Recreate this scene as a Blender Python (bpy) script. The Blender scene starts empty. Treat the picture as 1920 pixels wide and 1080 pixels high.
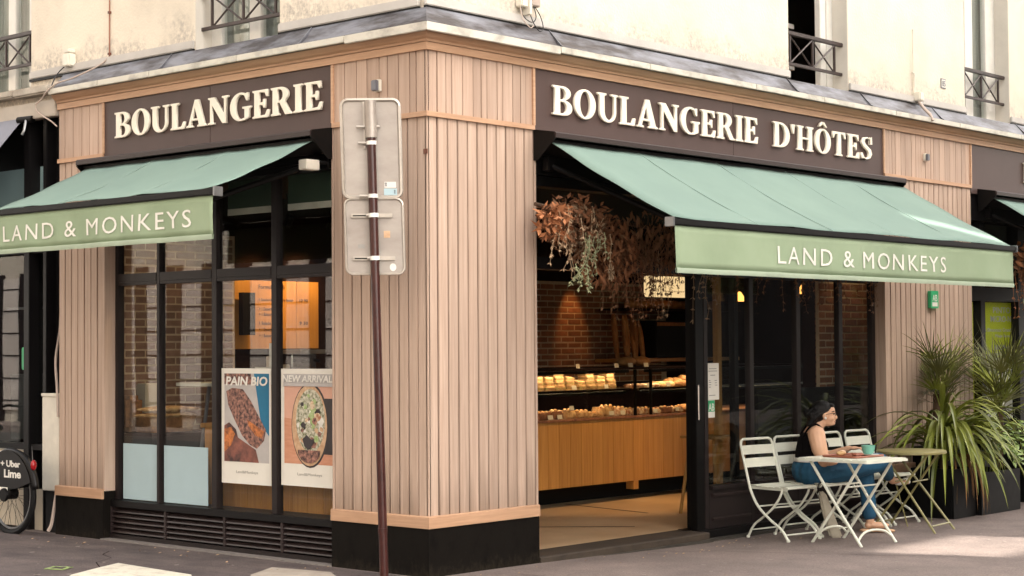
import bpy, bmesh, math, random
from mathutils import Vector, Matrix
random.seed(7)
R = math.radians
scene = bpy.context.scene
C = scene.collection

# ---------------------------------------------------------------- camera
cam = bpy.data.cameras.new('camera'); cam_o = bpy.data.objects.new('camera', cam); C.objects.link(cam_o)
cam.sensor_width = 36.0; cam.lens = 3249.69 / 1920 * 36.0
cam.clip_start = 0.05; cam.clip_end = 600
cr = Vector((0.66494235, -0.74686139, -0.00705197)); cd = Vector((0.01939296, 0.02670285, -0.99945529)); cf = Vector((0.74664288, 0.66444339, 0.03223971))
cm = Matrix((cr, -cd, -cf)).transposed().to_4x4(); cm.translation = Vector((-8.54798, -8.38564, 1.6))
cam_o.matrix_world = cm
scene.camera = cam_o

# ---------------------------------------------------------------- sky, sun, exposure
SUN_EL = R(36); SUN_AZ = Vector((0.34, -0.94)).normalized()      # horizontal direction towards the sun
w = bpy.data.worlds.new('World'); scene.world = w; w.use_nodes = True
nt = w.node_tree; bg = nt.nodes['Background']
sky = nt.nodes.new('ShaderNodeTexSky'); sky.sky_type = 'NISHITA'; sky.sun_disc = False
sky.sun_elevation = SUN_EL; sky.sun_rotation = math.atan2(SUN_AZ.x, SUN_AZ.y)
sky.dust_density = 3.0; sky.ozone_density = 1.0; sky.air_density = 1.0
hs = nt.nodes.new('ShaderNodeHueSaturation'); hs.inputs['Saturation'].default_value = 0.22
mx = nt.nodes.new('ShaderNodeMix'); mx.data_type = 'RGBA'; mx.blend_type = 'MULTIPLY'; mx.inputs['Factor'].default_value = 1.0
mx.inputs['B'].default_value = (1.0, 0.935, 0.86, 1)
nt.links.new(sky.outputs[0], hs.inputs['Color']); nt.links.new(hs.outputs[0], mx.inputs['A']); nt.links.new(mx.outputs['Result'], bg.inputs[0])
bg.inputs[1].default_value = 0.15
sun = bpy.data.lights.new('sun', 'SUN'); sun.energy = 2.3; sun.angle = R(0.53); sun.color = (1.0, 0.93, 0.82)
sun_o = bpy.data.objects.new('sun', sun); C.objects.link(sun_o)
sd = Vector((SUN_AZ.x*math.cos(SUN_EL), SUN_AZ.y*math.cos(SUN_EL), math.sin(SUN_EL)))
sun_o.rotation_euler = sd.to_track_quat('Z', 'Y').to_euler(); sun_o.location = (0, -20, 30)
scene.view_settings.view_transform = 'Standard'; scene.view_settings.look = 'None'
scene.view_settings.exposure = 2.8; scene.view_settings.gamma = 1.0
scene.render.engine = 'CYCLES'
scene.cycles.max_bounces = 10; scene.cycles.transparent_max_bounces = 24; scene.cycles.glossy_bounces = 4
scene.cycles.caustics_reflective = False; scene.cycles.caustics_refractive = False

# ---------------------------------------------------------------- materials
MATS = {}
def _new(name):
    m = bpy.data.materials.new(name); m.use_nodes = True; MATS[name] = m
    return m, m.node_tree, m.node_tree.nodes['Principled BSDF']
def N(nt, t, **kw):
    n = nt.nodes.new(t)
    for k, v in kw.items():
        if k in n.inputs: n.inputs[k].default_value = v
        else: setattr(n, k, v)
    return n
def coords(nt, scale=(1,1,1), rnd=True):
    tc = N(nt, 'ShaderNodeTexCoord'); mp = N(nt, 'ShaderNodeMapping')
    mp.inputs['Scale'].default_value = scale
    nt.links.new(tc.outputs['Object'], mp.inputs['Vector'])
    if rnd:
        oi = N(nt, 'ShaderNodeObjectInfo'); ml = N(nt, 'ShaderNodeMath', operation='MULTIPLY'); ml.inputs[1].default_value = 37.0
        nt.links.new(oi.outputs['Random'], ml.inputs[0]); cb = N(nt, 'ShaderNodeCombineXYZ')
        for i in range(3): nt.links.new(ml.outputs[0], cb.inputs[i])
        nt.links.new(cb.outputs[0], mp.inputs['Location'])
    return mp
def mat(name, col, rough=0.6, metal=0.0, var=0.12, scale=6.0, stretch=(1,1,1), bump=0.0, bscale=60.0, rnd=0.0, col2=None, spec=0.5, lo=0.3, hi=0.7, detail=6, emit=None, coat=0.0, rvar=0.0, speck=0.0, sscale=90.0, grime=None):
    """procedural surface: noise between two tones (col..col2), optional per-object random value and fine bump"""
    m, nt, p = _new(name); L = nt.links
    p.inputs['Roughness'].default_value = rough; p.inputs['Metallic'].default_value = metal
    p.inputs['Specular IOR Level'].default_value = spec; p.inputs['Coat Weight'].default_value = coat
    c1 = tuple(col); c2 = tuple(col2) if col2 else tuple(max(0, c*(1-2*var)) for c in col)
    mp = coords(nt, stretch)
    nz = N(nt, 'ShaderNodeTexNoise', Scale=scale, Detail=float(detail), Roughness=0.6)
    L.new(mp.outputs[0], nz.inputs['Vector'])
    rp = N(nt, 'ShaderNodeValToRGB'); rp.color_ramp.elements[0].position = lo; rp.color_ramp.elements[1].position = hi
    rp.color_ramp.elements[0].color = (*c2, 1); rp.color_ramp.elements[1].color = (*c1, 1)
    L.new(nz.outputs['Fac'], rp.inputs[0]); out = rp.outputs[0]
    if speck:
        n3 = N(nt, 'ShaderNodeTexNoise', Scale=sscale, Detail=3.0, Roughness=0.7); L.new(mp.outputs[0], n3.inputs['Vector'])
        m3 = N(nt, 'ShaderNodeMapRange'); m3.inputs['From Min'].default_value = 0.3; m3.inputs['From Max'].default_value = 0.7; m3.inputs['To Min'].default_value = 1-speck; m3.inputs['To Max'].default_value = 1+speck
        L.new(n3.outputs['Fac'], m3.inputs['Value']); h3 = N(nt, 'ShaderNodeHueSaturation'); L.new(out, h3.inputs['Color']); L.new(m3.outputs[0], h3.inputs['Value']); out = h3.outputs[0]
    if rnd:
        oi = N(nt, 'ShaderNodeObjectInfo'); mr = N(nt, 'ShaderNodeMapRange'); mr.inputs['To Min'].default_value = 1-rnd; mr.inputs['To Max'].default_value = 1+rnd
        L.new(oi.outputs['Random'], mr.inputs['Value'])
        h = N(nt, 'ShaderNodeHueSaturation'); L.new(out, h.inputs['Color']); L.new(mr.outputs[0], h.inputs['Value']); out = h.outputs[0]
    if grime:   # splash dirt: noise that gets denser towards the foot of the piece
        gc, gz0, gz1, gs = grime; sx = N(nt, 'ShaderNodeSeparateXYZ'); tc2 = N(nt, 'ShaderNodeTexCoord'); L.new(tc2.outputs['Object'], sx.inputs[0])
        gm = N(nt, 'ShaderNodeMapRange'); gm.inputs['From Min'].default_value = gz0; gm.inputs['From Max'].default_value = gz1; gm.inputs['To Min'].default_value = 0.34; gm.inputs['To Max'].default_value = -0.10; L.new(sx.outputs['Z'], gm.inputs['Value'])
        gn = N(nt, 'ShaderNodeTexNoise', Scale=gs, Detail=9.0, Roughness=0.72); L.new(mp.outputs[0], gn.inputs['Vector']); ga = N(nt, 'ShaderNodeMath', operation='ADD'); L.new(gn.outputs['Fac'], ga.inputs[0]); L.new(gm.outputs[0], ga.inputs[1])
        gr = N(nt, 'ShaderNodeMapRange'); gr.inputs['From Min'].default_value = 0.62; gr.inputs['From Max'].default_value = 0.95; gr.inputs['To Max'].default_value = 0.75; L.new(ga.outputs[0], gr.inputs['Value'])
        gx = N(nt, 'ShaderNodeMix', data_type='RGBA'); L.new(gr.outputs[0], gx.inputs['Factor']); L.new(out, gx.inputs['A']); gx.inputs['B'].default_value = (*gc, 1); out = gx.outputs['Result']
    L.new(out, p.inputs['Base Color'])
    if rvar:
        mr2 = N(nt, 'ShaderNodeMapRange'); mr2.inputs['To Min'].default_value = max(0, rough-rvar); mr2.inputs['To Max'].default_value = min(1, rough+rvar)
        L.new(nz.outputs['Fac'], mr2.inputs['Value']); L.new(mr2.outputs[0], p.inputs['Roughness'])
    if bump:
        n2 = N(nt, 'ShaderNodeTexNoise', Scale=bscale, Detail=5.0); L.new(mp.outputs[0], n2.inputs['Vector'])
        b = N(nt, 'ShaderNodeBump', Strength=bump, Distance=0.01); L.new(n2.outputs['Fac'], b.inputs['Height']); L.new(b.outputs[0], p.inputs['Normal'])
    if emit:
        p.inputs['Emission Color'].default_value = (*emit[:3], 1); p.inputs['Emission Strength'].default_value = emit[3]
    return m
def glass(name, tint=(0.93, 0.95, 0.94), ior=1.5):
    m, nt, p = _new(name); nt.nodes.remove(p); L = nt.links
    out = nt.nodes['Material Output']
    tr = N(nt, 'ShaderNodeBsdfTransparent'); tr.inputs[0].default_value = (*tint, 1)
    gl = N(nt, 'ShaderNodeBsdfGlossy'); gl.inputs['Roughness'].default_value = 0.0; gl.inputs[0].default_value = (1, 1, 1, 1)
    # Schlick reflectance from the facing angle (the same on both faces of the pane)
    lw = N(nt, 'ShaderNodeLayerWeight'); pw = N(nt, 'ShaderNodeMath', operation='POWER'); pw.inputs[1].default_value = 5.0
    f0 = ((ior-1)/(ior+1))**2; ma = N(nt, 'ShaderNodeMath', operation='MULTIPLY_ADD'); ma.inputs[1].default_value = 1-f0; ma.inputs[2].default_value = f0
    L.new(lw.outputs['Facing'], pw.inputs[0]); L.new(pw.outputs[0], ma.inputs[0]); fr = ma
    nz = N(nt, 'ShaderNodeTexNoise', Scale=0.9, Detail=1.0); tc = N(nt, 'ShaderNodeTexCoord'); L.new(tc.outputs['Object'], nz.inputs['Vector'])
    b = N(nt, 'ShaderNodeBump', Strength=0.02, Distance=0.05); L.new(nz.outputs['Fac'], b.inputs['Height']); L.new(b.outputs[0], gl.inputs['Normal'])
    ms = N(nt, 'ShaderNodeMixShader'); L.new(fr.outputs[0], ms.inputs[0]); L.new(tr.outputs[0], ms.inputs[1]); L.new(gl.outputs[0], ms.inputs[2])
    L.new(ms.outputs[0], out.inputs[0])
    return m
def plaster(name, col, stain):
    m, nt, p = _new(name); L = nt.links; p.inputs['Roughness'].default_value = 0.9; p.inputs['Specular IOR Level'].default_value = 0.2
    mp = coords(nt, (1,1,1), False)
    a = N(nt, 'ShaderNodeTexNoise', Scale=1.1, Detail=9.0, Roughness=0.62); L.new(mp.outputs[0], a.inputs['Vector'])
    ra = N(nt, 'ShaderNodeValToRGB'); ra.color_ramp.elements[0].position = 0.36; ra.color_ramp.elements[1].position = 0.6
    ra.color_ramp.elements[0].color = (*[c*0.84 for c in col], 1); ra.color_ramp.elements[1].color = (*col, 1)
    L.new(a.outputs['Fac'], ra.inputs[0])
    # dirt creeping up from the ledge, broken by noise; thin runs of rain dirt
    sx = N(nt, 'ShaderNodeSeparateXYZ'); L.new(mp.outputs[0], sx.inputs[0])
    mr = N(nt, 'ShaderNodeMapRange'); mr.inputs['From Min'].default_value = 4.02; mr.inputs['From Max'].default_value = 4.42; mr.inputs['To Min'].default_value = 0.30; mr.inputs['To Max'].default_value = -0.12
    L.new(sx.outputs['Z'], mr.inputs['Value'])
    d = N(nt, 'ShaderNodeTexNoise', Scale=2.6, Detail=8.0, Roughness=0.7); L.new(mp.outputs[0], d.inputs['Vector'])
    ad = N(nt, 'ShaderNodeMath', operation='ADD'); L.new(d.outputs['Fac'], ad.inputs[0]); L.new(mr.outputs[0], ad.inputs[1])
    rd = N(nt, 'ShaderNodeValToRGB'); rd.color_ramp.elements[0].position = 0.60; rd.color_ramp.elements[1].position = 0.80
    L.new(ad.outputs[0], rd.inputs[0])
    f2 = N(nt, 'ShaderNodeTexNoise', Scale=22.0, Detail=6.0, Roughness=0.7); L.new(mp.outputs[0], f2.inputs['Vector'])
    r2 = N(nt, 'ShaderNodeValToRGB'); r2.color_ramp.elements[0].position = 0.38; r2.color_ramp.elements[1].position = 0.62; L.new(f2.outputs['Fac'], r2.inputs[0])
    mu = N(nt, 'ShaderNodeMath', operation='MULTIPLY'); L.new(rd.outputs[0], mu.inputs[0]); L.new(r2.outputs[0], mu.inputs[1])
    x = N(nt, 'ShaderNodeMix', data_type='RGBA'); L.new(mu.outputs[0], x.inputs['Factor']); L.new(ra.outputs[0], x.inputs['A']); x.inputs['B'].default_value = (*stain, 1)
    L.new(x.outputs['Result'], p.inputs['Base Color'])
    b = N(nt, 'ShaderNodeBump', Strength=0.25, Distance=0.01); n2 = N(nt, 'ShaderNodeTexNoise', Scale=45.0, Detail=6.0); L.new(mp.outputs[0], n2.inputs['Vector']); L.new(n2.outputs['Fac'], b.inputs['Height']); L.new(b.outputs[0], p.inputs['Normal'])
    return m

plaster('plaster', (0.78, 0.70, 0.575), (0.42, 0.38, 0.33))
mat('band_paint', (0.56, 0.53, 0.49), 0.8, var=0.1, scale=3, bump=0.1)
mat('fascia_paint', (0.60, 0.57, 0.49), 0.6, scale=5, col2=(0.30, 0.275, 0.235), stretch=(1,1,1.5), bump=0.15, lo=0.25, hi=0.52, detail=10)
mat('zinc', (0.185, 0.190, 0.215), 0.36, 0.3, scale=3.2, col2=(0.026, 0.019, 0.020), stretch=(0.8,0.8,3.5), bump=0.5, bscale=6, lo=0.40, hi=0.62, rvar=0.18, detail=10)
mat('wood_slat', (0.525, 0.390, 0.302), 0.62, scale=5.0, stretch=(9,9,0.35), col2=(0.41, 0.288, 0.216), bump=0.12, bscale=16, rnd=0.06, speck=0.06, sscale=3.0, grime=((0.20,0.14,0.10), 0.0, 0.55, 1.2))
mat('wood_plank', (0.50, 0.36, 0.275), 0.6, scale=4.0, stretch=(9,9,0.4), col2=(0.39, 0.265, 0.195), bump=0.1, bscale=16, rnd=0.12)
mat('wood_trim', (0.55, 0.335, 0.205), 0.55, scale=5.0, stretch=(0.5,0.5,9), col2=(0.42, 0.245, 0.145), bump=0.1, bscale=14, rnd=0.06)
mat('wood_back', (0.050, 0.025, 0.018), 0.8)
mat('sign_brown', (0.078, 0.049, 0.043), 0.5, scale=2.5, var=0.07, bump=0.03, bscale=9, rnd=0.04, spec=0.3)
mat('letter_cream', (0.86, 0.79, 0.66), 0.45, var=0.05)
mat('cassette_brown', (0.036, 0.023, 0.021), 0.5, var=0.08, scale=3, spec=0.3)
mat('black_frame', (0.0058, 0.0050, 0.0053), 0.42, var=0.12, scale=3, bump=0.02, rvar=0.08, spec=0.22)
mat('frame_brown', (0.0185, 0.0130, 0.0125), 0.42, var=0.12, scale=3, bump=0.02, rvar=0.08, spec=0.28)
mat('counter_oak_lit', (0.66, 0.30, 0.055), 0.45, scale=4, stretch=(9,9,0.4), col2=(0.50,0.20,0.032), rnd=0.14)  # counter oak again, with warm light from inside put into the colour
mat('pale_stone', (0.42, 0.37, 0.31), 0.8, scale=6, col2=(0.28,0.24,0.20), bump=0.3, bscale=60, detail=10)
mat('louvre_brown', (0.034, 0.0225, 0.0215), 0.42, scale=7, col2=(0.017,0.011,0.0105), rnd=0.15, spec=0.35)
mat('plinth_black', (0.0013, 0.0011, 0.0015), 0.6, scale=11, col2=(0.0075, 0.0062, 0.0050), lo=0.55, hi=0.90, stretch=(1,1,0.6), bump=0.08, bscale=50, rvar=0.15, spec=0.06, detail=15, grime=((0.035,0.028,0.020), -0.05, 0.20, 24.0))
mat('canvas_skylit', (0.178, 0.256, 0.218), 0.85, scale=1.3, col2=(0.150,0.220,0.192), bump=0.06, bscale=6, spec=0.25, detail=12, lo=0.25, hi=0.7)  # same cloth as the valance; cool sky light is put into this tone
mat('canvas_seam', (0.205, 0.290, 0.250), 0.85, var=0.05)
mat('canvas_groundlit', (0.325, 0.405, 0.268), 0.85, scale=2.0, col2=(0.265,0.345,0.220), bump=0.10, bscale=5, spec=0.25, detail=12, lo=0.25, hi=0.7)  # same cloth as the canopy; yellower ground light is put into this tone
mat('canvas_hem', (0.40, 0.48, 0.355), 0.8, var=0.06, scale=8)
mat('print_white', (0.82, 0.80, 0.72), 0.7, var=0.05, scale=9)
mat('black_metal', (0.0022, 0.0017, 0.0017), 0.5, var=0.15, spec=0.2)
mat('grey_metal', (0.30, 0.31, 0.32), 0.35, 0.8)
mat('steel', (0.42, 0.375, 0.33), 0.45, 0.45, scale=3, col2=(0.29,0.25,0.22), stretch=(1,1,2), bump=0.03, bscale=8, rvar=0.1, detail=9)
mat('steel_edge', (0.52, 0.465, 0.40), 0.38, 0.5, var=0.12, scale=12)
mat('pole_brown', (0.060, 0.0165, 0.0130), 0.28, scale=9, col2=(0.034,0.009,0.0075), spec=0.45, speck=0.2, sscale=25)
mat('plastic_white', (0.78, 0.73, 0.62), 0.5, scale=8, var=0.08)
mat('plastic_grey', (0.16, 0.16, 0.18), 0.5, var=0.1)
mat('cable_black', (0.02, 0.018, 0.018), 0.5)
mat('cable_pale', (0.55, 0.44, 0.37), 0.6, var=0.15)
mat('cable_red', (0.30, 0.13, 0.08), 0.6, var=0.15)
mat('copper_brown', (0.16, 0.05, 0.025), 0.5)
mat('rail_iron', (0.05, 0.032, 0.028), 0.5, var=0.2, scale=20)
mat('white_frame', (0.78, 0.76, 0.70), 0.45, var=0.06, scale=8)
mat('curtain', (0.42, 0.42, 0.38), 0.9, scale=3, stretch=(8,8,0.3), col2=(0.28,0.29,0.26))
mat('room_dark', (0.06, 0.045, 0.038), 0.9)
mat('room_wood', (0.42, 0.20, 0.075), 0.6, scale=3, stretch=(1,1,5))
mat('stone', (0.50, 0.45, 0.38), 0.85, scale=7, col2=(0.30,0.26,0.21), bump=0.4, bscale=30)
mat('reveal_paint', (0.62, 0.58, 0.51), 0.85, var=0.08, scale=3)
glass('pane'); glass('pane_case', (0.96,0.97,0.96), 1.3)
mat('frosted', (0.42, 0.56, 0.60), 0.55, var=0.04, scale=2, spec=0.4)
mat('floor_tan', (0.62, 0.44, 0.27), 0.38, scale=2.2, col2=(0.48,0.33,0.19), bump=0.03, bscale=25, rvar=0.1)
mat('floor_line', (0.03, 0.02, 0.015), 0.5)
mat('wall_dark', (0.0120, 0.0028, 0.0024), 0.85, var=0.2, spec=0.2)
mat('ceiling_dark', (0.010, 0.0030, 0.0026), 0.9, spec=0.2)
mat('counter_oak', (0.50, 0.255, 0.070), 0.45, scale=4, stretch=(9,9,0.4), col2=(0.36,0.165,0.040), rnd=0.08, bump=0.05, bscale=14)
mat('brick', (0.27, 0.115, 0.060), 0.85, scale=14, col2=(0.17,0.07,0.035), rnd=0.28, bump=0.3, bscale=35)
mat('brick_pale', (0.24, 0.145, 0.105), 0.85, scale=14, col2=(0.16,0.092,0.064), rnd=0.25, bump=0.3, bscale=35)
mat('mortar', (0.52, 0.42, 0.30), 0.95, bump=0.3, scale=20)
mat('menu_wood', (0.62, 0.35, 0.10), 0.5, scale=3, stretch=(9,9,0.4), col2=(0.50,0.26,0.07))
mat('ink', (0.04, 0.02, 0.012), 0.7)
mat('ink_grey', (0.35, 0.33, 0.30), 0.8)
mat('ink_white', (0.85, 0.82, 0.75), 0.7)
mat('paper', (0.80, 0.77, 0.69), 0.75, var=0.04, scale=4)
mat('paper_tag', (0.62, 0.56, 0.44), 0.75, var=0.06)
mat('bread', (0.44, 0.215, 0.07), 0.7, scale=9, col2=(0.24,0.095,0.028), bump=0.25, bscale=25, rnd=0.2)
mat('bread_pale', (0.60, 0.40, 0.19), 0.75, scale=16, col2=(0.27,0.13,0.045), bump=0.3, bscale=30, rnd=0.25, lo=0.35, hi=0.62)
mat('filling', (0.25, 0.22, 0.06), 0.6, scale=25, col2=(0.20,0.05,0.03))
mat('cake_cream', (0.70, 0.56, 0.38), 0.5, scale=22, col2=(0.32,0.12,0.05), rnd=0.2, lo=0.38, hi=0.6)
mat('cake_dark', (0.12, 0.045, 0.025), 0.4, scale=20, col2=(0.35,0.16,0.08))
mat('chrome', (0.75, 0.73, 0.70), 0.12, 1.0, var=0.03)
mat('lit_sign', (0.9, 0.72, 0.45), 0.5, var=0.03, emit=(1.0, 0.70, 0.34, 0.13))
mat('lamp_glow', (1.0, 0.8, 0.5), 0.5, var=0.02, emit=(1.0, 0.64, 0.28, 3.2))
mat('pendant_glow', (0.8, 0.45, 0.15), 0.5, var=0.02, emit=(1.0, 0.42, 0.09, 0.35))
mat('asphalt', (0.250, 0.200, 0.178), 0.85, scale=1.3, col2=(0.135,0.108,0.099), bump=0.8, bscale=110, detail=15, lo=0.28, hi=0.72, spec=0.3, speck=0.30, sscale=70)
mat('asphalt_dark', (0.150, 0.118, 0.110), 0.85, scale=2.6, stretch=(1.6,0.7,1), col2=(0.060,0.049,0.050), bump=0.8, bscale=110, detail=15, lo=0.26, hi=0.74, spec=0.3, speck=0.30, sscale=70)  # darker asphalt; the dimmer light of the left side is put into the colour
mat('road', (0.055, 0.052, 0.05), 0.85, bump=0.4, bscale=150)
mat('granite', (0.24, 0.215, 0.195), 0.75, scale=30, col2=(0.15,0.13,0.12), bump=0.2, bscale=80, rnd=0.1)
mat('paint_white', (0.62, 0.58, 0.48), 0.7, scale=9, col2=(0.36,0.32,0.26), lo=0.25, hi=0.48, bump=0.2, detail=12, speck=0.12)
mat('paint_green', (0.30, 0.42, 0.13), 0.7, scale=20, col2=(0.17,0.17,0.12), lo=0.35, hi=0.55)
mat('chair_paint', (0.72, 0.73, 0.62), 0.38, var=0.05, scale=9, rnd=0.04)
mat('olive_paint', (0.26, 0.232, 0.092), 0.42, var=0.1, scale=7)
mat('tray_red', (0.30, 0.10, 0.055), 0.5, var=0.1)
mat('cup_teal', (0.16, 0.42, 0.33), 0.25, var=0.05)
mat('porcelain', (0.75, 0.74, 0.68), 0.25, var=0.03)
mat('skin', (0.64, 0.375, 0.235), 0.5, var=0.05, scale=7)
mat('hair_black', (0.0026, 0.0014, 0.0013), 0.45, scale=4, stretch=(30,30,2), var=0.3, bump=0.6, bscale=12, spec=0.3)
mat('top_black', (0.0022, 0.0012, 0.0016), 0.9, bump=0.1, spec=0.15)
mat('jeans', (0.014, 0.092, 0.170), 0.85, scale=7, col2=(0.005,0.040,0.088), bump=0.9, bscale=13, detail=9)
mat('belt_white', (0.75, 0.72, 0.66), 0.6)
mat('lip', (0.42, 0.16, 0.13), 0.5)
mat('bag_cream', (0.44, 0.395, 0.31), 0.85, var=0.15, scale=9, bump=0.4, bscale=14)
mat('planter_black', (0.0042, 0.0044, 0.0046), 0.5, var=0.3, scale=5, spec=0.25, rvar=0.15)
mat('gum_grey', (0.30, 0.26, 0.23), 0.9)
mat('step_brown', (0.060, 0.042, 0.027), 0.7, scale=6, col2=(0.028,0.020,0.014), bump=0.2, bscale=40, detail=10)
mat('step_dark', (0.018, 0.015, 0.012), 0.7, scale=6, col2=(0.045,0.038,0.030), lo=0.45, hi=0.75, bump=0.3, bscale=40, detail=10)
mat('soil', (0.05, 0.03, 0.02), 0.95, bump=0.5, bscale=30)
mat('leaf_strap', (0.265, 0.285, 0.048), 0.38, scale=3, col2=(0.12,0.155,0.024), rnd=0.45)
mat('leaf_palm', (0.125, 0.120, 0.036), 0.5, scale=3, col2=(0.055,0.06,0.018), rnd=0.5)
mat('leaf_dry', (0.30, 0.16, 0.06), 0.7, rnd=0.3)
mat('leaf_broad', (0.18, 0.27, 0.05), 0.45, rnd=0.3)
mat('trunk_brown', (0.09, 0.05, 0.028), 0.9, bump=0.6, bscale=20)
mat('dried_rust', (0.40, 0.160, 0.065), 0.8, rnd=0.5, scale=12)
mat('dried_tan', (0.40, 0.27, 0.16), 0.8, rnd=0.3, scale=12)
mat('dried_brown', (0.17, 0.085, 0.042), 0.85, rnd=0.5, scale=12)
mat('dried_sage', (0.34, 0.35, 0.19), 0.8, rnd=0.25, scale=12)
mat('sign_green', (0.035, 0.40, 0.16), 0.4, var=0.05)
mat('menu_lime', (0.80, 0.88, 0.012), 0.55, var=0.05, scale=2)  # lime print, brightened: light through the sheet is put into the colour
mat('bike_black', (0.0042, 0.0037, 0.0045), 0.4, var=0.15, spec=0.3)
mat('tyre', (0.0040, 0.0036, 0.0038), 0.75, bump=0.2, spec=0.3)
mat('bike_white', (0.80, 0.78, 0.72), 0.45, var=0.05)
mat('red_lens', (0.40, 0.01, 0.015), 0.2, var=0.1)
mat('cream_wall', (0.68, 0.60, 0.47), 0.85, var=0.08, scale=3)
mat('slate_canvas', (0.21, 0.215, 0.25), 0.85, var=0.08, scale=3)
mat('header_cream', (0.50, 0.44, 0.37), 0.8, var=0.1, scale=4)
mat('shop_green', (0.05, 0.085, 0.055), 0.8, var=0.2, scale=2)
mat('wicker', (0.34, 0.16, 0.055), 0.8, scale=30, col2=(0.16,0.07,0.025), bump=0.4)
mat('table_white', (0.74, 0.70, 0.60), 0.35, var=0.05)
mat('board_black', (0.0030, 0.0034, 0.0034), 0.6, spec=0.3)
mat('poster_red', (0.34, 0.115, 0.075), 0.6, scale=9, col2=(0.045,0.02,0.02), lo=0.35, hi=0.7, detail=10)
mat('poster_meat', (0.46, 0.22, 0.16), 0.6, scale=34, col2=(0.035,0.015,0.015), lo=0.38, hi=0.66, detail=10)
mat('poster_orange', (0.62, 0.20, 0.05), 0.6, scale=28, col2=(0.10,0.025,0.012), lo=0.3, hi=0.6)
mat('poster_blue', (0.004, 0.16, 0.30), 0.6, var=0.1)
mat('poster_grey', (0.52, 0.49, 0.47), 0.6, scale=10, var=0.08)
mat('poster_pink', (0.64, 0.32, 0.20), 0.6, scale=7, stretch=(1,1,6), col2=(0.52,0.22,0.12))
mat('poster_salmon', (0.72, 0.40, 0.29), 0.6, scale=6, var=0.08)
mat('poster_dark', (0.045, 0.035, 0.036), 0.6, var=0.2)
mat('poster_bread', (0.70, 0.50, 0.32), 0.6, scale=20, col2=(0.45,0.24,0.12))
mat('poster_salad', (0.66, 0.62, 0.50), 0.6, scale=40, col2=(0.10,0.12,0.035), lo=0.36, hi=0.6, detail=8)
mat('poster_green', (0.20, 0.36, 0.07), 0.6, scale=40, col2=(0.55,0.60,0.35))
mat('facade_far', (0.50, 0.44, 0.37), 0.9, var=0.08, scale=0.6)
mat('facade_stone', (0.52, 0.47, 0.40), 0.9, var=0.1, scale=0.6)
mat('roof_slate', (0.10, 0.11, 0.13), 0.6)
mat('shop_dark', (0.009, 0.005, 0.005), 0.7, spec=0.2)
mat('window_sky_pale', (0.55, 0.48, 0.44), 0.3, var=0.08, scale=0.8)  # pale tone stands in for sky reflected in the panes
mat('far_glass', (0.10, 0.12, 0.14), 0.08, var=0.1)

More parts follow.
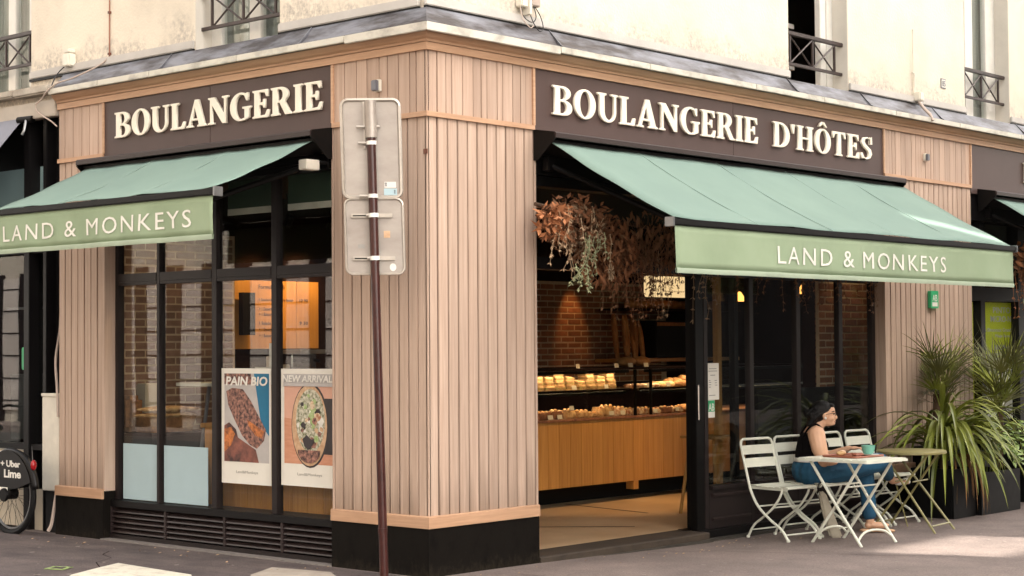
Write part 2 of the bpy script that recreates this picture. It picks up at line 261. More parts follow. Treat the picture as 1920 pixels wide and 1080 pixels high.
# ---------------------------------------------------------------- geometry helpers
def FR(p): return Vector((p[0], -p[1], p[2]))       # right front: u along the wall from the corner, v outwards, z up
def FL(p): return Vector((-p[1], p[0], p[2]))       # left front
def ID(p): return Vector(p)
class MB:
    def __init__(s, xf=ID): s.v = []; s.f = []; s.xf = xf
    def add(s, vs, fs):
        o = len(s.v); s.v += [s.xf(v) for v in vs]; s.f += [tuple(i+o for i in f) for f in fs]; return s
    def box(s, a0, a1, b0, b1, c0, c1):
        vs = [(a,b,c) for a in (a0,a1) for b in (b0,b1) for c in (c0,c1)]
        return s.add(vs, [(0,1,3,2),(4,6,7,5),(0,4,5,1),(2,3,7,6),(0,2,6,4),(1,5,7,3)])
    def prism(s, poly, fn, t0, t1):
        """poly: list of 2d points, fn(a,b,t) -> 3d"""
        n = len(poly); vs = [fn(a,b,t0) for a,b in poly] + [fn(a,b,t1) for a,b in poly]
        return s.add(vs, [tuple(range(n)), tuple(range(2*n-1, n-1, -1))] + [(i, (i+1)%n, n+(i+1)%n, n+i) for i in range(n)])
    def tube(s, pts, r, n=8, r2=None, flat=None):
        pts = [Vector(p) for p in pts]; m = len(pts); rings = []
        t0 = (pts[1]-pts[0]).normalized(); up = Vector((0,0,1)) if abs(t0.z) < 0.9 else Vector((1,0,0))
        side = t0.cross(up).normalized()
        vs = []
        for i in range(m):
            t = ((pts[min(i+1,m-1)]-pts[i]).normalized() + (pts[i]-pts[max(i-1,0)]).normalized()); t.normalize()
            side = (side - t*side.dot(t)); side.normalize(); b = t.cross(side)
            rr = r if r2 is None else r + (r2-r)*i/(m-1)
            for k in range(n):
                a = 2*math.pi*k/n; vs.append(pts[i] + side*math.cos(a)*rr + b*math.sin(a)*rr)
        fs = [(i*n+k, i*n+(k+1)%n, (i+1)*n+(k+1)%n, (i+1)*n+k) for i in range(m-1) for k in range(n)]
        fs += [tuple(range(n-1,-1,-1)), tuple(range((m-1)*n, m*n))]
        return s.add(vs, fs)
    def lathe(s, prof, c=(0,0,0), n=20, axis='z', sx=1, sy=1):
        vs = []; c = Vector(c)
        for r, h in prof:
            for k in range(n):
                a = 2*math.pi*k/n; x, y = r*math.cos(a)*sx, r*math.sin(a)*sy
                vs.append(c + (Vector((x,y,h)) if axis=='z' else Vector((x,h,y)) if axis=='y' else Vector((h,x,y))))
        m = len(prof)
        fs = [(i*n+k, i*n+(k+1)%n, (i+1)*n+(k+1)%n, (i+1)*n+k) for i in range(m-1) for k in range(n)]
        fs += [tuple(range(n-1,-1,-1)), tuple(range((m-1)*n, m*n))]
        return s.add(vs, fs)
    def ell(s, c, rx, ry, rz, nu=12, nv=8, rot=None):
        c = Vector(c); vs = [c+Vector((0,0,-rz))]; 
        q = rot.to_matrix() if rot else Matrix.Identity(3)
        vs = [c + q@Vector((0,0,-rz))]
        for j in range(1,nv):
            ph = -math.pi/2+math.pi*j/nv
            for k in range(nu):
                a = 2*math.pi*k/nu; vs.append(c + q@Vector((rx*math.cos(ph)*math.cos(a), ry*math.cos(ph)*math.sin(a), rz*math.sin(ph))))
        vs.append(c + q@Vector((0,0,rz)))
        fs = [(0, 1+(k+1)%nu, 1+k) for k in range(nu)]
        for j in range(nv-2):
            for k in range(nu): fs.append((1+j*nu+k, 1+j*nu+(k+1)%nu, 1+(j+1)*nu+(k+1)%nu, 1+(j+1)*nu+k))
        l = 1+(nv-1)*nu; fs += [(l, 1+(nv-2)*nu+k, 1+(nv-2)*nu+(k+1)%nu) for k in range(nu)]
        return s.add(vs, fs)
    def mesh(s, name, m, smooth=False, recalc=True, bevel=0.0):
        me = bpy.data.meshes.new(name); me.from_pydata([tuple(v) for v in s.v], [], s.f)
        if recalc or bevel:
            bm = bmesh.new(); bm.from_mesh(me)
            if recalc: bmesh.ops.recalc_face_normals(bm, faces=bm.faces)
            if bevel: bmesh.ops.bevel(bm, geom=[e for e in bm.edges if e.is_manifold and e.calc_face_angle(0) > 0.6], offset=bevel, segments=2, affect='EDGES', clamp_overlap=True)
            bm.to_mesh(me); bm.free()
        if smooth:
            for p in me.polygons: p.use_smooth = True
            try: me.set_sharp_from_angle(angle=R(42))
            except Exception: pass
        if m: me.materials.append(MATS[m] if isinstance(m, str) else m)
        me.update(); return me
    def build(s, name, m, parent=None, smooth=False, bevel=0.0, local=False, recalc=True):
        return link(name, s.mesh(name, m, smooth, recalc, bevel), parent, local)
def WM(o):
    b = Matrix.LocRotScale(o.location, o.rotation_euler, o.scale)
    return WM(o.parent) @ o.matrix_parent_inverse @ b if o.parent else b
def link(name, me, parent=None, local=False, loc=None, rot=None):
    o = bpy.data.objects.new(name, me); C.objects.link(o)
    if loc is not None: o.location = loc
    if rot is not None: o.rotation_euler = rot
    if parent:
        o.parent = parent
        if not local: o.matrix_parent_inverse = WM(parent).inverted()
    return o
def tag(o, label=None, cat=None, group=None, kind=None):
    if label: o['label'] = label
    if cat: o['category'] = cat
    if group: o['group'] = group
    if kind: o['kind'] = kind
    return o
def thing(name, label, cat, loc=(0,0,0), rz=0.0, group=None):
    o = bpy.data.objects.new(name, None); C.objects.link(o); o.location = loc; o.rotation_euler = (0,0,rz); o.empty_display_size = 0.1
    return tag(o, label, cat, group)
def dup(root, loc, rz=None, label=None, scale=None):
    r = root.copy(); C.objects.link(r); r.location = loc
    if rz is not None: r.rotation_euler = (0,0,rz)
    if label: r['label'] = label
    if scale: r.scale = (scale,)*3
    for ch in list(root.children):
        c = ch.copy(); C.objects.link(c); c.parent = r
        for g in list(ch.children):
            d = g.copy(); C.objects.link(d); d.parent = c
    return r
def arc(cx, cy, rx, ry, a0, a1, n=10):
    return [(cx+rx*math.cos(R(a0+(a1-a0)*i/n)), cy+ry*math.sin(R(a0+(a1-a0)*i/n))) for i in range(n+1)]
def rrect(x0, x1, y0, y1, r, n=5):
    return arc(x1-r,y1-r,r,r,0,90,n)+arc(x0+r,y1-r,r,r,90,180,n)+arc(x0+r,y0+r,r,r,180,270,n)+arc(x1-r,y0+r,r,r,270,360,n)
def outline_mesh(name, loops, depth, bevel, m):
    cu = bpy.data.curves.new(name, 'CURVE'); cu.dimensions = '2D'; cu.fill_mode = 'BOTH'; cu.extrude = depth; cu.bevel_depth = bevel; cu.bevel_resolution = 1; cu.offset = -bevel*1.15
    for lp in loops:
        sp = cu.splines.new('POLY'); sp.points.add(len(lp)-1); sp.use_cyclic_u = True
        for i, (x, y) in enumerate(lp): sp.points[i].co = (x, y, 0, 1)
    o = bpy.data.objects.new(name, cu); me = bpy.data.meshes.new_from_object(o); bpy.data.objects.remove(o); bpy.data.curves.remove(cu)
    me.name = name; me.materials.clear(); me.materials.append(MATS[m]); return me
def text_mesh(name, txt, size, m, depth=0.001, space=1.0, align='LEFT', offset=0.0, shear=0.0):
    cu = bpy.data.curves.new(name, 'FONT'); cu.body = txt; cu.size = size; cu.extrude = depth; cu.space_character = space; cu.align_x = align; cu.offset = offset; cu.shear = shear; cu.resolution_u = 3
    o = bpy.data.objects.new(name, cu); me = bpy.data.meshes.new_from_object(o); bpy.data.objects.remove(o); bpy.data.curves.remove(cu)
    me.name = name; me.materials.clear(); me.materials.append(MATS[m]); return me
def span(me):
    xs = [v.co.x for v in me.vertices]; ys = [v.co.y for v in me.vertices]; return min(xs), max(xs), min(ys), max(ys)
MR = Matrix(((1,0,0),(0,0,-1),(0,1,0)))       # text local (x reading, y up, z out) -> right front
ML = Matrix(((0,0,-1),(-1,0,0),(0,1,0)))      # -> left front
def put_text(name, txt, where, u0, u1, z0, z1, v, m, parent, depth=0.001, space=1.0, offset=0.0, shear=0.0):
    """flat lettering fitted to the rectangle u0..u1 (reading order) x z0..z1 on a front"""
    me = text_mesh(name, txt, 1.0, m, depth, space, 'LEFT', offset, shear); a, b, c, d = span(me)
    sx = abs(u1-u0)/(b-a); sy = (z1-z0)/(d-c)
    for q in me.vertices: q.co = ((q.co.x-a)*sx, (q.co.y-c)*sy, q.co.z)
    M3 = MR if where == 'R' else ML
    org = FR((u0,v,z0)) if where == 'R' else FL((u0,v,z0))
    me.transform(M3.to_4x4()); me.transform(Matrix.Translation(org))
    return link(name, me, parent)

def islands(me):
    """split a mesh into its separate pieces"""
    n = len(me.vertices); par = list(range(n))
    def f(i):
        while par[i] != i: par[i] = par[par[i]]; i = par[i]
        return i
    for p in me.polygons:
        a = f(p.vertices[0])
        for v in p.vertices[1:]: par[f(v)] = a
    gr = {}
    for p in me.polygons: gr.setdefault(f(p.vertices[0]), []).append(tuple(p.vertices))
    out = []
    for fs in gr.values():
        ix = sorted({v for q in fs for v in q}); mp = {v: k for k, v in enumerate(ix)}
        m2 = bpy.data.meshes.new('letter'); m2.from_pydata([tuple(me.vertices[v].co) for v in ix], [], [tuple(mp[v] for v in q) for q in fs]); m2.materials.append(me.materials[0]); out.append(m2)
    return out

# ================================================================ SETTING: ground
def gz(x, y=0.0):
    t = max(0.0, min(1.0, x/4.0)); return -0.05*t*t*(3-2*t)
def sheet(name, poly_x, poly_y, zfn, m):
    b = MB(); nx, ny = len(poly_x), len(poly_y)
    b.add([(x,y,zfn(x,y)) for x in poly_x for y in poly_y], [(i*ny+j, (i+1)*ny+j, (i+1)*ny+j+1, i*ny+j+1) for i in range(nx-1) for j in range(ny-1)])
    return tag(b.build(name, m, recalc=True), kind='structure')
PW = 3.3
fx = lambda a,b,n: [a+(b-a)*i/n for i in range(n+1)]
sheet('pavement', [-PW, -2, -1, 0]+fx(0.4,4,9)+[6,9,14,30,60], [-PW, -2, -1, 0, 0.5, 9, 30, 60], lambda x,y: gz(x), 'asphalt')
tag(sheet('pavement_dimmed', [-PW+0.02, -2, -1, -0.064], [-0.9, 0, 1, 2, 3, 4.4, 9, 20], lambda x,y: 0.0035, 'asphalt_dark'), kind='structure')  # darker sheet that dims the left pavement by its colour
sheet('road', [-250,-40,-20,-PW-0.16,0,30,250], [-250,-40,-20,-PW-0.16,0,30,250], lambda x,y: -0.17, 'road')
kb = tag(link('kerb', None), kind='structure')
for i in range(40):
    if i < 20: MB().box(-PW-0.15, -PW, -PW+i*1.5+0.004, -PW+i*1.5+1.496, -0.3, 0.004).build('kerb_stone', 'granite', kb, bevel=0.012)
    else:
        j = i-20; MB().box(-PW-0.15+j*1.5+0.004, -PW-0.15+j*1.5+1.496, -PW-0.16, -PW, -0.3, gz(j*1.5-2)+0.004).build('kerb_stone', 'granite', kb, bevel=0.012)
for nm, x0, x1, y0, y1 in (('far_pavement', -60, 60, -40, -12.6), ('far_pavement', -40, -11.3, -12.5, 60)):
    tag(MB().box(x0, x1, y0, y1, -0.3, -0.02).build(nm, 'asphalt'), kind='structure')
def mark(name, pts, m, label):
    b = MB(); n = len(pts); b.prism(pts, lambda a,bb,t: (a,bb,gz(a)+t), 0.007, 0.010)
    return tag(b.build(name, m), kind='structure')
mark('painted_marking', [(-1.51,2.02),(-1.15,2.20),(-0.913,2.305),(-0.95,1.83),(-0.98,1.36),(-1.3,0.9),(-2.2,1.3)], 'paint_white', '')
mark('painted_marking', [(-0.72,1.03),(-0.362,1.225),(-0.275,0.70),(-0.6,0.2),(-1.1,0.6)], 'pale_stone', '')
for a in ([(-1.33,2.62),(-1.20,2.70),(-1.19,2.67),(-1.31,2.60)], [(-1.20,2.70),(-1.13,2.55),(-1.155,2.54),(-1.215,2.69)], [(-1.33,2.62),(-1.27,2.47),(-1.245,2.48),(-1.305,2.62)], [(-1.27,2.47),(-1.13,2.55),(-1.145,2.58),(-1.265,2.50)]):
    mark('painted_marking', [(x-0.12,y-0.17) for x,y in a], 'paint_green', '')

sp_ = MB(); rs = random.Random(21)
for k in range(170):
    x, y = (rs.uniform(-3.0,-0.2), rs.uniform(-2.5,5)) if k % 2 else (rs.uniform(-0.3,8), rs.uniform(-3.0,-0.15)); r_ = rs.uniform(0.008,0.024); n_ = 7
    ps = [(x+r_*rs.uniform(.7,1.2)*math.cos(2*math.pi*i/n_), y+r_*rs.uniform(.7,1.2)*math.sin(2*math.pi*i/n_)) for i in range(n_)]
    sp_.add([(a,b_,gz(a)+0.006) for a,b_ in ps], [tuple(range(n_))])
tag(sp_.build('gum_spots', 'gum_grey', bpy.data.objects['pavement']), kind='stuff')
sp_ = MB()
for k in range(90):
    x, y = (rs.uniform(-0.5,-0.07), rs.uniform(-0.5,5)) if k % 2 else (rs.uniform(-0.3,8), rs.uniform(-0.5,-0.12)); r_ = rs.uniform(0.006,0.018); a_ = rs.uniform(0,3.1)
    sp_.add([(x+r_*math.cos(a_+q)*w_, y+r_*math.sin(a_+q)*w_, gz(x)+0.006+0.006*(q>2)) for q, w_ in ((0,1),(1.6,.5),(3.1,1),(4.7,.4))], [(0,1,2,3)])
tag(sp_.build('grit', 'dried_tan', bpy.data.objects['pavement']), kind='stuff')
sp_ = MB()
for x0, y0, dx, dy, n_ in ((2.3,-0.12,0.13,-0.22,9),(4.9,-1.6,0.2,-0.1,8),(-0.5,3.0,-0.16,-0.2,9),(0.5,-0.4,0.12,-0.24,8)):
    p = Vector((x0,y0)); 
    for i in range(n_):
        q = p+Vector((dx+rs.uniform(-.08,.08),dy+rs.uniform(-.08,.08))); nn = Vector((-(q-p).y,(q-p).x)).normalized()*rs.uniform(.0025,.005)
        sp_.add([(p.x-nn.x,p.y-nn.y,gz(p.x)+0.0062),(q.x-nn.x,q.y-nn.y,gz(q.x)+0.0062),(q.x+nn.x,q.y+nn.y,gz(q.x)+0.0062),(p.x+nn.x,p.y+nn.y,gz(p.x)+0.0062)],[(0,1,2,3)]); p = q
tag(sp_.build('cracks', 'wall_dark', bpy.data.objects['pavement']), kind='stuff')

# ================================================================ THE CORNER BUILDING
bld = thing('corner_building', 'corner building with cream plaster upstairs and timber-clad bakery shopfront below', 'building', (0,0,0))
def wallgrid(b, u0, u1, z0, z1, v0, v1, ops):
    e = u0
    for a, c, za, zb in sorted(ops):
        b.box(e, a, v0, v1, z0, z1)
        if za > z0: b.box(a, c, v0, v1, z0, za)
        if zb < z1: b.box(a, c, v0, v1, zb, z1)
        e = c
    b.box(e, u1, v0, v1, z0, z1)
OPR = [(4.69,5.72,3.90,6.1),(8.06,9.10,3.90,6.1),(11.5,12.5,3.90,6.1)]
OPL = [(1.60,2.63,3.86,6.1),(4.95,5.98,3.86,6.1),(8.3,9.3,3.86,6.1)]
VW = -0.05; VI = -0.40
b = MB(FR); wallgrid(b, 0.05, 15, 3.60, 7.5, VI, VW, OPR); b.build('upper_wall', 'plaster', bld)
b = MB(FL); wallgrid(b, 0.40, 12, 3.60, 7.5, VI, VW, OPL); b.build('upper_wall', 'plaster', bld)
MB().box(0.0, 15.05, 0.0, 12.05, 7.5, 7.75).build('roof', 'roof_slate', bld)
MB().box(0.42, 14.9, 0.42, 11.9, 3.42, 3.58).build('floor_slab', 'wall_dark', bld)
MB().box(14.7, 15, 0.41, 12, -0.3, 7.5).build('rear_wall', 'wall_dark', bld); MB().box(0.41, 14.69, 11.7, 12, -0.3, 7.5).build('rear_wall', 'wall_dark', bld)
# base band of the upper wall, broken at the windows
for F, ops, s, e in ((FR, OPR, 0.025, 14.9), (FL, OPL, 0.025, 11.9)):
    segs = []; a = s
    for o in ops: segs.append((a, o[0])); a = o[1]
    segs.append((a, e))
    for k, (p, q) in enumerate(segs):
        b = MB(F); st = 0.006 if (F is FL and k == 0) else 0
        b.box(p+(0.08 if F is FL and k == 0 else 0), q, VW, 0.025-0.05, 3.968, 4.035)
        b.build('wall_band', 'band_paint', bld, bevel=0.006)
        g_ = MB(F); g_.box(p+(0.08 if F is FL and k == 0 else 0), q, VW, -0.028, 3.945, 3.966); g_.build('shadow_gap', 'black_metal', bld)
# zinc ledge: sloping sheets with standing joints
def ledge(F, s, e, joints):
    b = MB(F); prof = [(-0.08,3.768),(0.105,3.768),(0.105,3.820),(0.088,3.812),(-0.028,3.952),(-0.08,3.952)]
    n = len(prof); vs = []; 
    xs = [s]+joints+[e]
    for i, x in enumerate(xs):
        for (v, z) in prof: vs.append((x if i else (x - 0), v, z))
    b.add(vs, [(i*n+k, i*n+(k+1)%n, (i+1)*n+(k+1)%n, (i+1)*n+k) for i in range(len(xs)-1) for k in range(n)] + [tuple(range(n)), tuple(range((len(xs)-1)*n, len(xs)*n))])
    # mitre the corner end
    for i in range(n):
        v, z = prof[i]; b.v[i] = F((-v, v, z))
    z_ = b.build('zinc_ledge', 'zinc', bld)
    for j in joints:
        r = MB(F); r.prism([(0.107,3.815),(0.107,3.824),(0.090,3.833),(-0.026,3.958),(-0.04,3.952),(0.08,3.812),(0.10,3.815)], lambda v,z,t: (t,v,z), j-0.005, j+0.005); r.build('joint', 'zinc', z_)
ledge(FR, 0, 14.9, [1.35,4.62,5.9,7.3,9.2])
ledge(FL, 0, 4.42, [1.22,2.9])
# pale fascia under the ledge, in lengths
def fascia(F, s, e, cuts):
    xs = [s]+cuts+[e]
    for i in range(len(xs)-1):
        a, c = xs[i], xs[i+1]; b = MB(F)
        b.box(a+(0 if i == 0 else 0.002), c-0.002, 0.105, 0.13, 3.764, 3.812)
        if i == 0:
            for k, q in enumerate(b.v):
                pass
            b.v = []; b.f = []
            b.add([(-0.105,0.105,3.752),(-0.13,0.13,3.752),(-0.13,0.13,3.812),(-0.105,0.105,3.812),(c-0.002,0.105,3.752),(c-0.002,0.13,3.752),(c-0.002,0.13,3.812),(c-0.002,0.105,3.812)], [(0,1,2,3),(4,7,6,5),(0,4,5,1),(1,5,6,2),(2,6,7,3),(3,7,4,0)])
        b.build('fascia_board', 'fascia_paint', bld, bevel=0.004)
fascia(FR, 0, 14.9, [1.3,2.4,3.9,5.0,6.3,7.6,9.0,11]); fascia(FL, 0, 4.42, [0.7,1.9,3.0,3.7])
# timber cornice (mitred at the corner)
def run(F, prof, e, name, m, s=0.0, mitre=True):
    n = len(prof); b = MB(F)
    vs = [((-v if mitre else s), v, z) for v, z in prof] + [(e, v, z) for v, z in prof]
    b.add(vs, [tuple(range(n)), tuple(range(2*n-1,n-1,-1))] + [(i,(i+1)%n,n+(i+1)%n,n+i) for i in range(n)])
    return b.build(name, m, bld)
CORN = [(-0.02,3.70),(0.03,3.70),(0.034,3.715),(0.055,3.728),(0.075,3.75),(0.085,3.765),(-0.02,3.765)]
FRZ = [(-0.02,3.645),(0.022,3.645),(0.022,3.697),(-0.02,3.697)]
MID = [(-0.02,3.182),(0.022,3.182),(0.022,3.217),(-0.02,3.217)]
SKT = [(-0.02,0.335),(0.034,0.335),(0.034,0.412),(0.028,0.418),(-0.02,0.418)]
PLN = [(-0.02,-0.35),(0.024,-0.35),(0.024,0.333),(-0.02,0.333)]
for F, e in ((FR, 14.9), (FL, 4.44)):
    run(F, CORN, e, 'cornice', 'wood_trim'); run(F, FRZ, e, 'cornice', 'wood_trim')
# dark carcass behind the timber fronts, with the shop openings left free
b = MB(FR); wallgrid(b, 0.021, 14.9, -0.3, 3.763, -0.15, -0.02, [(1.12,6.26,-0.3,2.86),(8.05,14.7,-0.3,2.86)]); b.build('shopfront_carcass', 'black_frame', bld)
b = MB(FL); wallgrid(b, 0.152, 4.44, -0.3, 3.763, -0.15, -0.02, [(0.95,3.78,-0.3,2.95)]); b.build('shopfront_carcass', 'black_frame', bld)
# pilasters: backing, slats, planks, skirting, plinth
SL = {}
def unit_box(key, sx, sy, sz, m, bevel):
    if key not in SL: SL[key] = MB().box(-sx/2, sx/2, -sy/2, sy/2, 0, sz).mesh(key, m, bevel=bevel)
    return SL[key]
def pilaster(F, u0, u1, corner=False, right_end=True, label=None, plankw=None):
    b = MB(F); b.box(u0+(0.0 if not corner else 0.0), u1, -0.02, -0.012, 0.3, 3.70)
    p = b.build('pilaster', 'wood_back', bld)
    if label: p['label'] = label
    def piece(prof, name, m):
        n = len(prof); q = MB(F)
        ex = 0.012 if name in ('skirting','plinth') else 0.0
        vs = [((-v if corner else u0-ex), v, z) for v, z in prof] + [(u1+ex, v, z) for v, z in prof]
        q.add(vs, [tuple(range(n)), tuple(range(2*n-1,n-1,-1))] + [(i,(i+1)%n,n+(i+1)%n,n+i) for i in range(n)])
        return q.build(name, m, p)
    piece(MID, 'mid_rail', 'wood_trim'); piece(SKT, 'skirting', 'wood_trim'); piece(PLN, 'plinth', 'plinth_black')
    # slats
    n = max(2, round((u1-u0)/0.098)); pit = (u1-u0)/n; wdt = pit-0.012
    for i in range(n):
        c = u0+pit*(i+0.5)
        if corner and i == 0:
            if F is FR:   # one shared corner post
                MB().box(0.0, pit-0.007, 0.0, pit-0.007, 0.41, 3.19).build('corner_post', 'wood_slat', p, bevel=0.003)
            continue
        o = link('slat', unit_box('slat%.4f%s' % (wdt, 'R' if F is FR else 'L'), wdt if F is FR else 0.028, 0.028 if F is FR else wdt, 2.78, 'wood_slat', 0.003), p, loc=F((c, -0.010+random.uniform(-0.002,0.002), 0.41)))
    # flush planks above the rail
    rnd = random.Random(int(u0*100)+ (1 if F is FR else 2)); e = u0 if not corner else 0.0; 
    if corner and F is FR: MB().box(0.0, 0.10, 0.0, 0.10, 3.21, 3.65).build('corner_post', 'wood_plank', p, bevel=0.003)
    if corner: e = 0.104
    while e < u1-0.03:
        wd = rnd.choice((0.06,0.085,0.11,0.11,0.125)); 
        if u1-e-wd < 0.05: wd = u1-e
        q = MB(F); q.box(e+0.0025, e+wd-0.0025, -0.012, 0.004+rnd.uniform(-0.0015,0.0015), 3.212, 3.65); q.build('plank', 'wood_plank', p, bevel=0.002); e += wd
    return p
pilaster(FR, 0.0, 1.12, True); pilaster(FL, 0.0, 0.95, True); pilaster(FL, 3.78, 4.44); pilaster(FR, 6.26, 8.05)
# reveal boards beside the openings
for F, u0, u1 in ((FR,1.12,1.14),(FL,0.95,0.965),(FL,3.765,3.78),(FR,6.245,6.26)):
    MB(F).box(u0, u1, -0.165, 0.010, 0.40, 3.19).build('reveal_board', 'wood_slat', bld); MB(F).box(u0, u1, -0.165, 0.012, -0.3, 0.40).build('reveal_board', 'plinth_black', bld)

# ---------------------------------------------------------------- serif sign lettering
def glyph(c):
    I_ = lambda x,w=0.34: [(x,0),(x+w,0),(x+w,.07),(x+.27,.1),(x+.27,.9),(x+w,.93),(x+w,1),(x,1),(x,.93),(x+.07,.9),(x+.07,.1),(x,.07)]
    if c == 'I': return 0.34, [I_(0)]
    if c == 'L': return 0.62, [[(0,0),(.6,0),(.63,.28),(.56,.28),(.48,.11),(.27,.09),(.27,.9),(.36,.93),(.36,1),(0,1),(0,.93),(.07,.9),(.07,.1),(0,.07)]]
    if c == 'E': return 0.65, [[(0,0),(.62,0),(.65,.28),(.58,.28),(.5,.11),(.27,.09),(.27,.46),(.4,.45),(.43,.35),(.5,.35),(.5,.67),(.43,.67),(.4,.56),(.27,.55),(.27,.91),(.48,.89),(.55,.74),(.62,.74),(.6,1),(0,1),(0,.93),(.07,.9),(.07,.1),(0,.07)]]
    if c == 'T': return 0.74, [[(.2,0),(.54,0),(.54,.07),(.47,.1),(.47,.91),(.57,.89),(.65,.72),(.72,.72),(.7,1),(.04,1),(.02,.72),(.09,.72),(.17,.89),(.27,.91),(.27,.1),(.2,.07)]]
    if c == 'H': return 0.84, [[(0,0),(.34,0),(.34,.07),(.27,.1),(.27,.46),(.57,.46),(.57,.1),(.5,.07),(.5,0),(.84,0),(.84,.07),(.77,.1),(.77,.9),(.84,.93),(.84,1),(.5,1),(.5,.93),(.57,.9),(.57,.55),(.27,.55),(.27,.9),(.34,.93),(.34,1),(0,1),(0,.93),(.07,.9),(.07,.1),(0,.07)]]
    if c == 'N': return 0.84, [[(0,0),(.26,0),(.26,.07),(.175,.1),(.175,.70),(.60,0),(.76,0),(.76,.9),(.84,.93),(.84,1),(.58,1),(.58,.93),(.665,.9),(.665,.38),(.27,1),(0,1),(0,.93),(.08,.9),(.08,.1),(0,.07)]]
    if c == 'A': return 0.86, [[(0,0),(.28,0),(.28,.07),(.2,.1),(.235,.24),(.5,.24),(.54,.1),(.47,.07),(.47,0),(.86,0),(.86,.07),(.78,.1),(.52,1.02),(.37,1.02),(.09,.1),(0,.07)], [(.265,.33),(.475,.33),(.37,.72)]]
    if c == 'U': return 0.80, [[(0,1),(0,.93),(.07,.9)]+arc(.40,.36,.33,.38,180,360,14)+[(.73,.9),(.80,.93),(.80,1),(.53,1),(.53,.93),(.63,.9)]+arc(.45,.36,.18,.27,360,180,12)+[(.27,.9),(.35,.93),(.35,1)]]
    if c in 'OÔ':
        l = [arc(.41,.5,.41,.52,0,348,28), arc(.41,.5,.19,.43,0,348,28)]
        if c == 'Ô': l.append([(.18,1.08),(.27,1.08),(.41,1.2),(.55,1.08),(.64,1.08),(.48,1.3),(.34,1.3)])
        return 0.82, l
    if c == 'D': return 0.80, [[(0,0)]+arc(.34,.5,.46,.5,-90,90,16)+[(0,1),(0,.93),(.07,.9),(.07,.1),(0,.07)], [(.27,.09)]+arc(.32,.5,.26,.41,-90,90,14)+[(.27,.91)]]
    if c == 'B': return 0.72, [[(0,0)]+arc(.40,.27,.32,.27,-90,62,12)+[(.47,.525)]+arc(.38,.765,.29,.235,-58,90,10)+[(0,1),(0,.93),(.07,.9),(.07,.1),(0,.07)], [(.27,.09)]+arc(.36,.275,.15,.185,-90,90,8)+[(.27,.46)], [(.27,.55)]+arc(.34,.73,.13,.18,-90,90,8)+[(.27,.91)]]
    if c == 'R': return 0.80, [[(0,0),(.34,0),(.34,.07),(.27,.1),(.27,.44),(.34,.44),(.56,0),(.82,0),(.82,.07),(.75,.09),(.54,.48)]+arc(.38,.73,.30,.27,-42,90,10)+[(0,1),(0,.93),(.07,.9),(.07,.1),(0,.07)], [(.27,.53)]+arc(.34,.72,.13,.19,-90,90,8)+[(.27,.91)]]
    if c == 'G': return 0.84, [arc(.43,.5,.43,.52,62,270,18)+[(.60,.0),(.78,.09),(.78,.40),(.85,.43),(.85,.5),(.5,.5),(.5,.43),(.59,.40),(.59,.10)]+arc(.45,.5,.23,.43,-90,-270,14)+[(.58,.89),(.66,.70),(.73,.70),(.73,.99),(.68,.99)]]
    if c == 'S':
        cl = [(.56,.80,.05),(.50,.90,.06),(.36,.95,.055),(.20,.90,.08),(.13,.76,.10),(.20,.62,.115),(.34,.52,.12),(.48,.42,.115),(.53,.27,.10),(.46,.11,.08),(.30,.045,.055),(.14,.10,.06),(.06,.22,.05)]
        L_, R_ = [], []
        for i, (x,y,wd) in enumerate(cl):
            a = cl[max(0,i-1)]; bq = cl[min(len(cl)-1,i+1)]; tx, ty = bq[0]-a[0], bq[1]-a[1]; d = math.hypot(tx,ty) or 1; nx, ny = -ty/d, tx/d
            L_.append((x+nx*wd*.95,y+ny*wd*.6)); R_.append((x-nx*wd*.95,y-ny*wd*.6))
        return 0.66, [[(.60,.98)]+L_[1:-1]+[(.03,.02),(.02,.30),(.10,.30)]+R_[::-1][1:-1]+[(.53,.70),(.61,.70)]]
    if c == "'": return 0.20, [[(.07,.62),(.13,.62),(.19,1),(.01,1)]]
    return 0.30, None
GL = {}
def sign_letters(txt, where, u0, u1, z0, z1, v, parent):
    gap = 0.075; tot = sum(glyph(c)[0] for c in txt)+gap*(len(txt)-1)
    sx = abs(u1-u0)/tot; sy = (z1-z0); x = 0; M3 = MR if where == 'R' else ML; sgn = 1 if where == 'R' else -1
    for c in txt:
        wd, lp = glyph(c)
        if lp:
            key = (c, where, round(sx,4))
            if key not in GL:
                me = outline_mesh('letter', [[(px*sx, py*sy) for px, py in l] for l in lp], 0.008, 0.004, 'letter_cream'); me.transform(M3.to_4x4()); GL[key] = me
            F = FR if where == 'R' else FL
            link('letter', GL[key], parent, loc=F((u0+sgn*x*sx, v, z0)))
        x += wd+gap
def sign_board(F, cuts, label):
    root = None
    for i in range(len(cuts)-1):
        bb = MB(F); bb.box(cuts[i]+0.0015, cuts[i+1]-0.0015, -0.02, 0.006, 3.13, 3.643)
        o = bb.build('sign_board', 'sign_brown', bld if root is None else root, bevel=0.002)
        if root is None: root = o; tag(o, label)
        else: o.name = 'panel'
    for u in (cuts[0], cuts[-1]):
        MB(F).box(u-0.012, u+0.012, -0.02, 0.018, 3.2175, 3.6445).build('sign_edge', 'wood_trim', root)
    return root
sb = sign_board(FL, [0.95,2.37,3.78], 'brown sign board with raised cream serif letters'); sign_letters('BOULANGERIE', 'L', 3.60, 1.05, 3.325, 3.54, 0.0185, sb)
sb = sign_board(FR, [1.12,3.72,6.26], 'long brown sign board with raised cream serif letters'); sign_letters('BOULANGERIE', 'R', 1.32, 4.07, 3.315, 3.54, 0.0185, sb); sign_letters("D'HÔTES", 'R', 4.31, 6.02, 3.315, 3.54, 0.0185, sb)
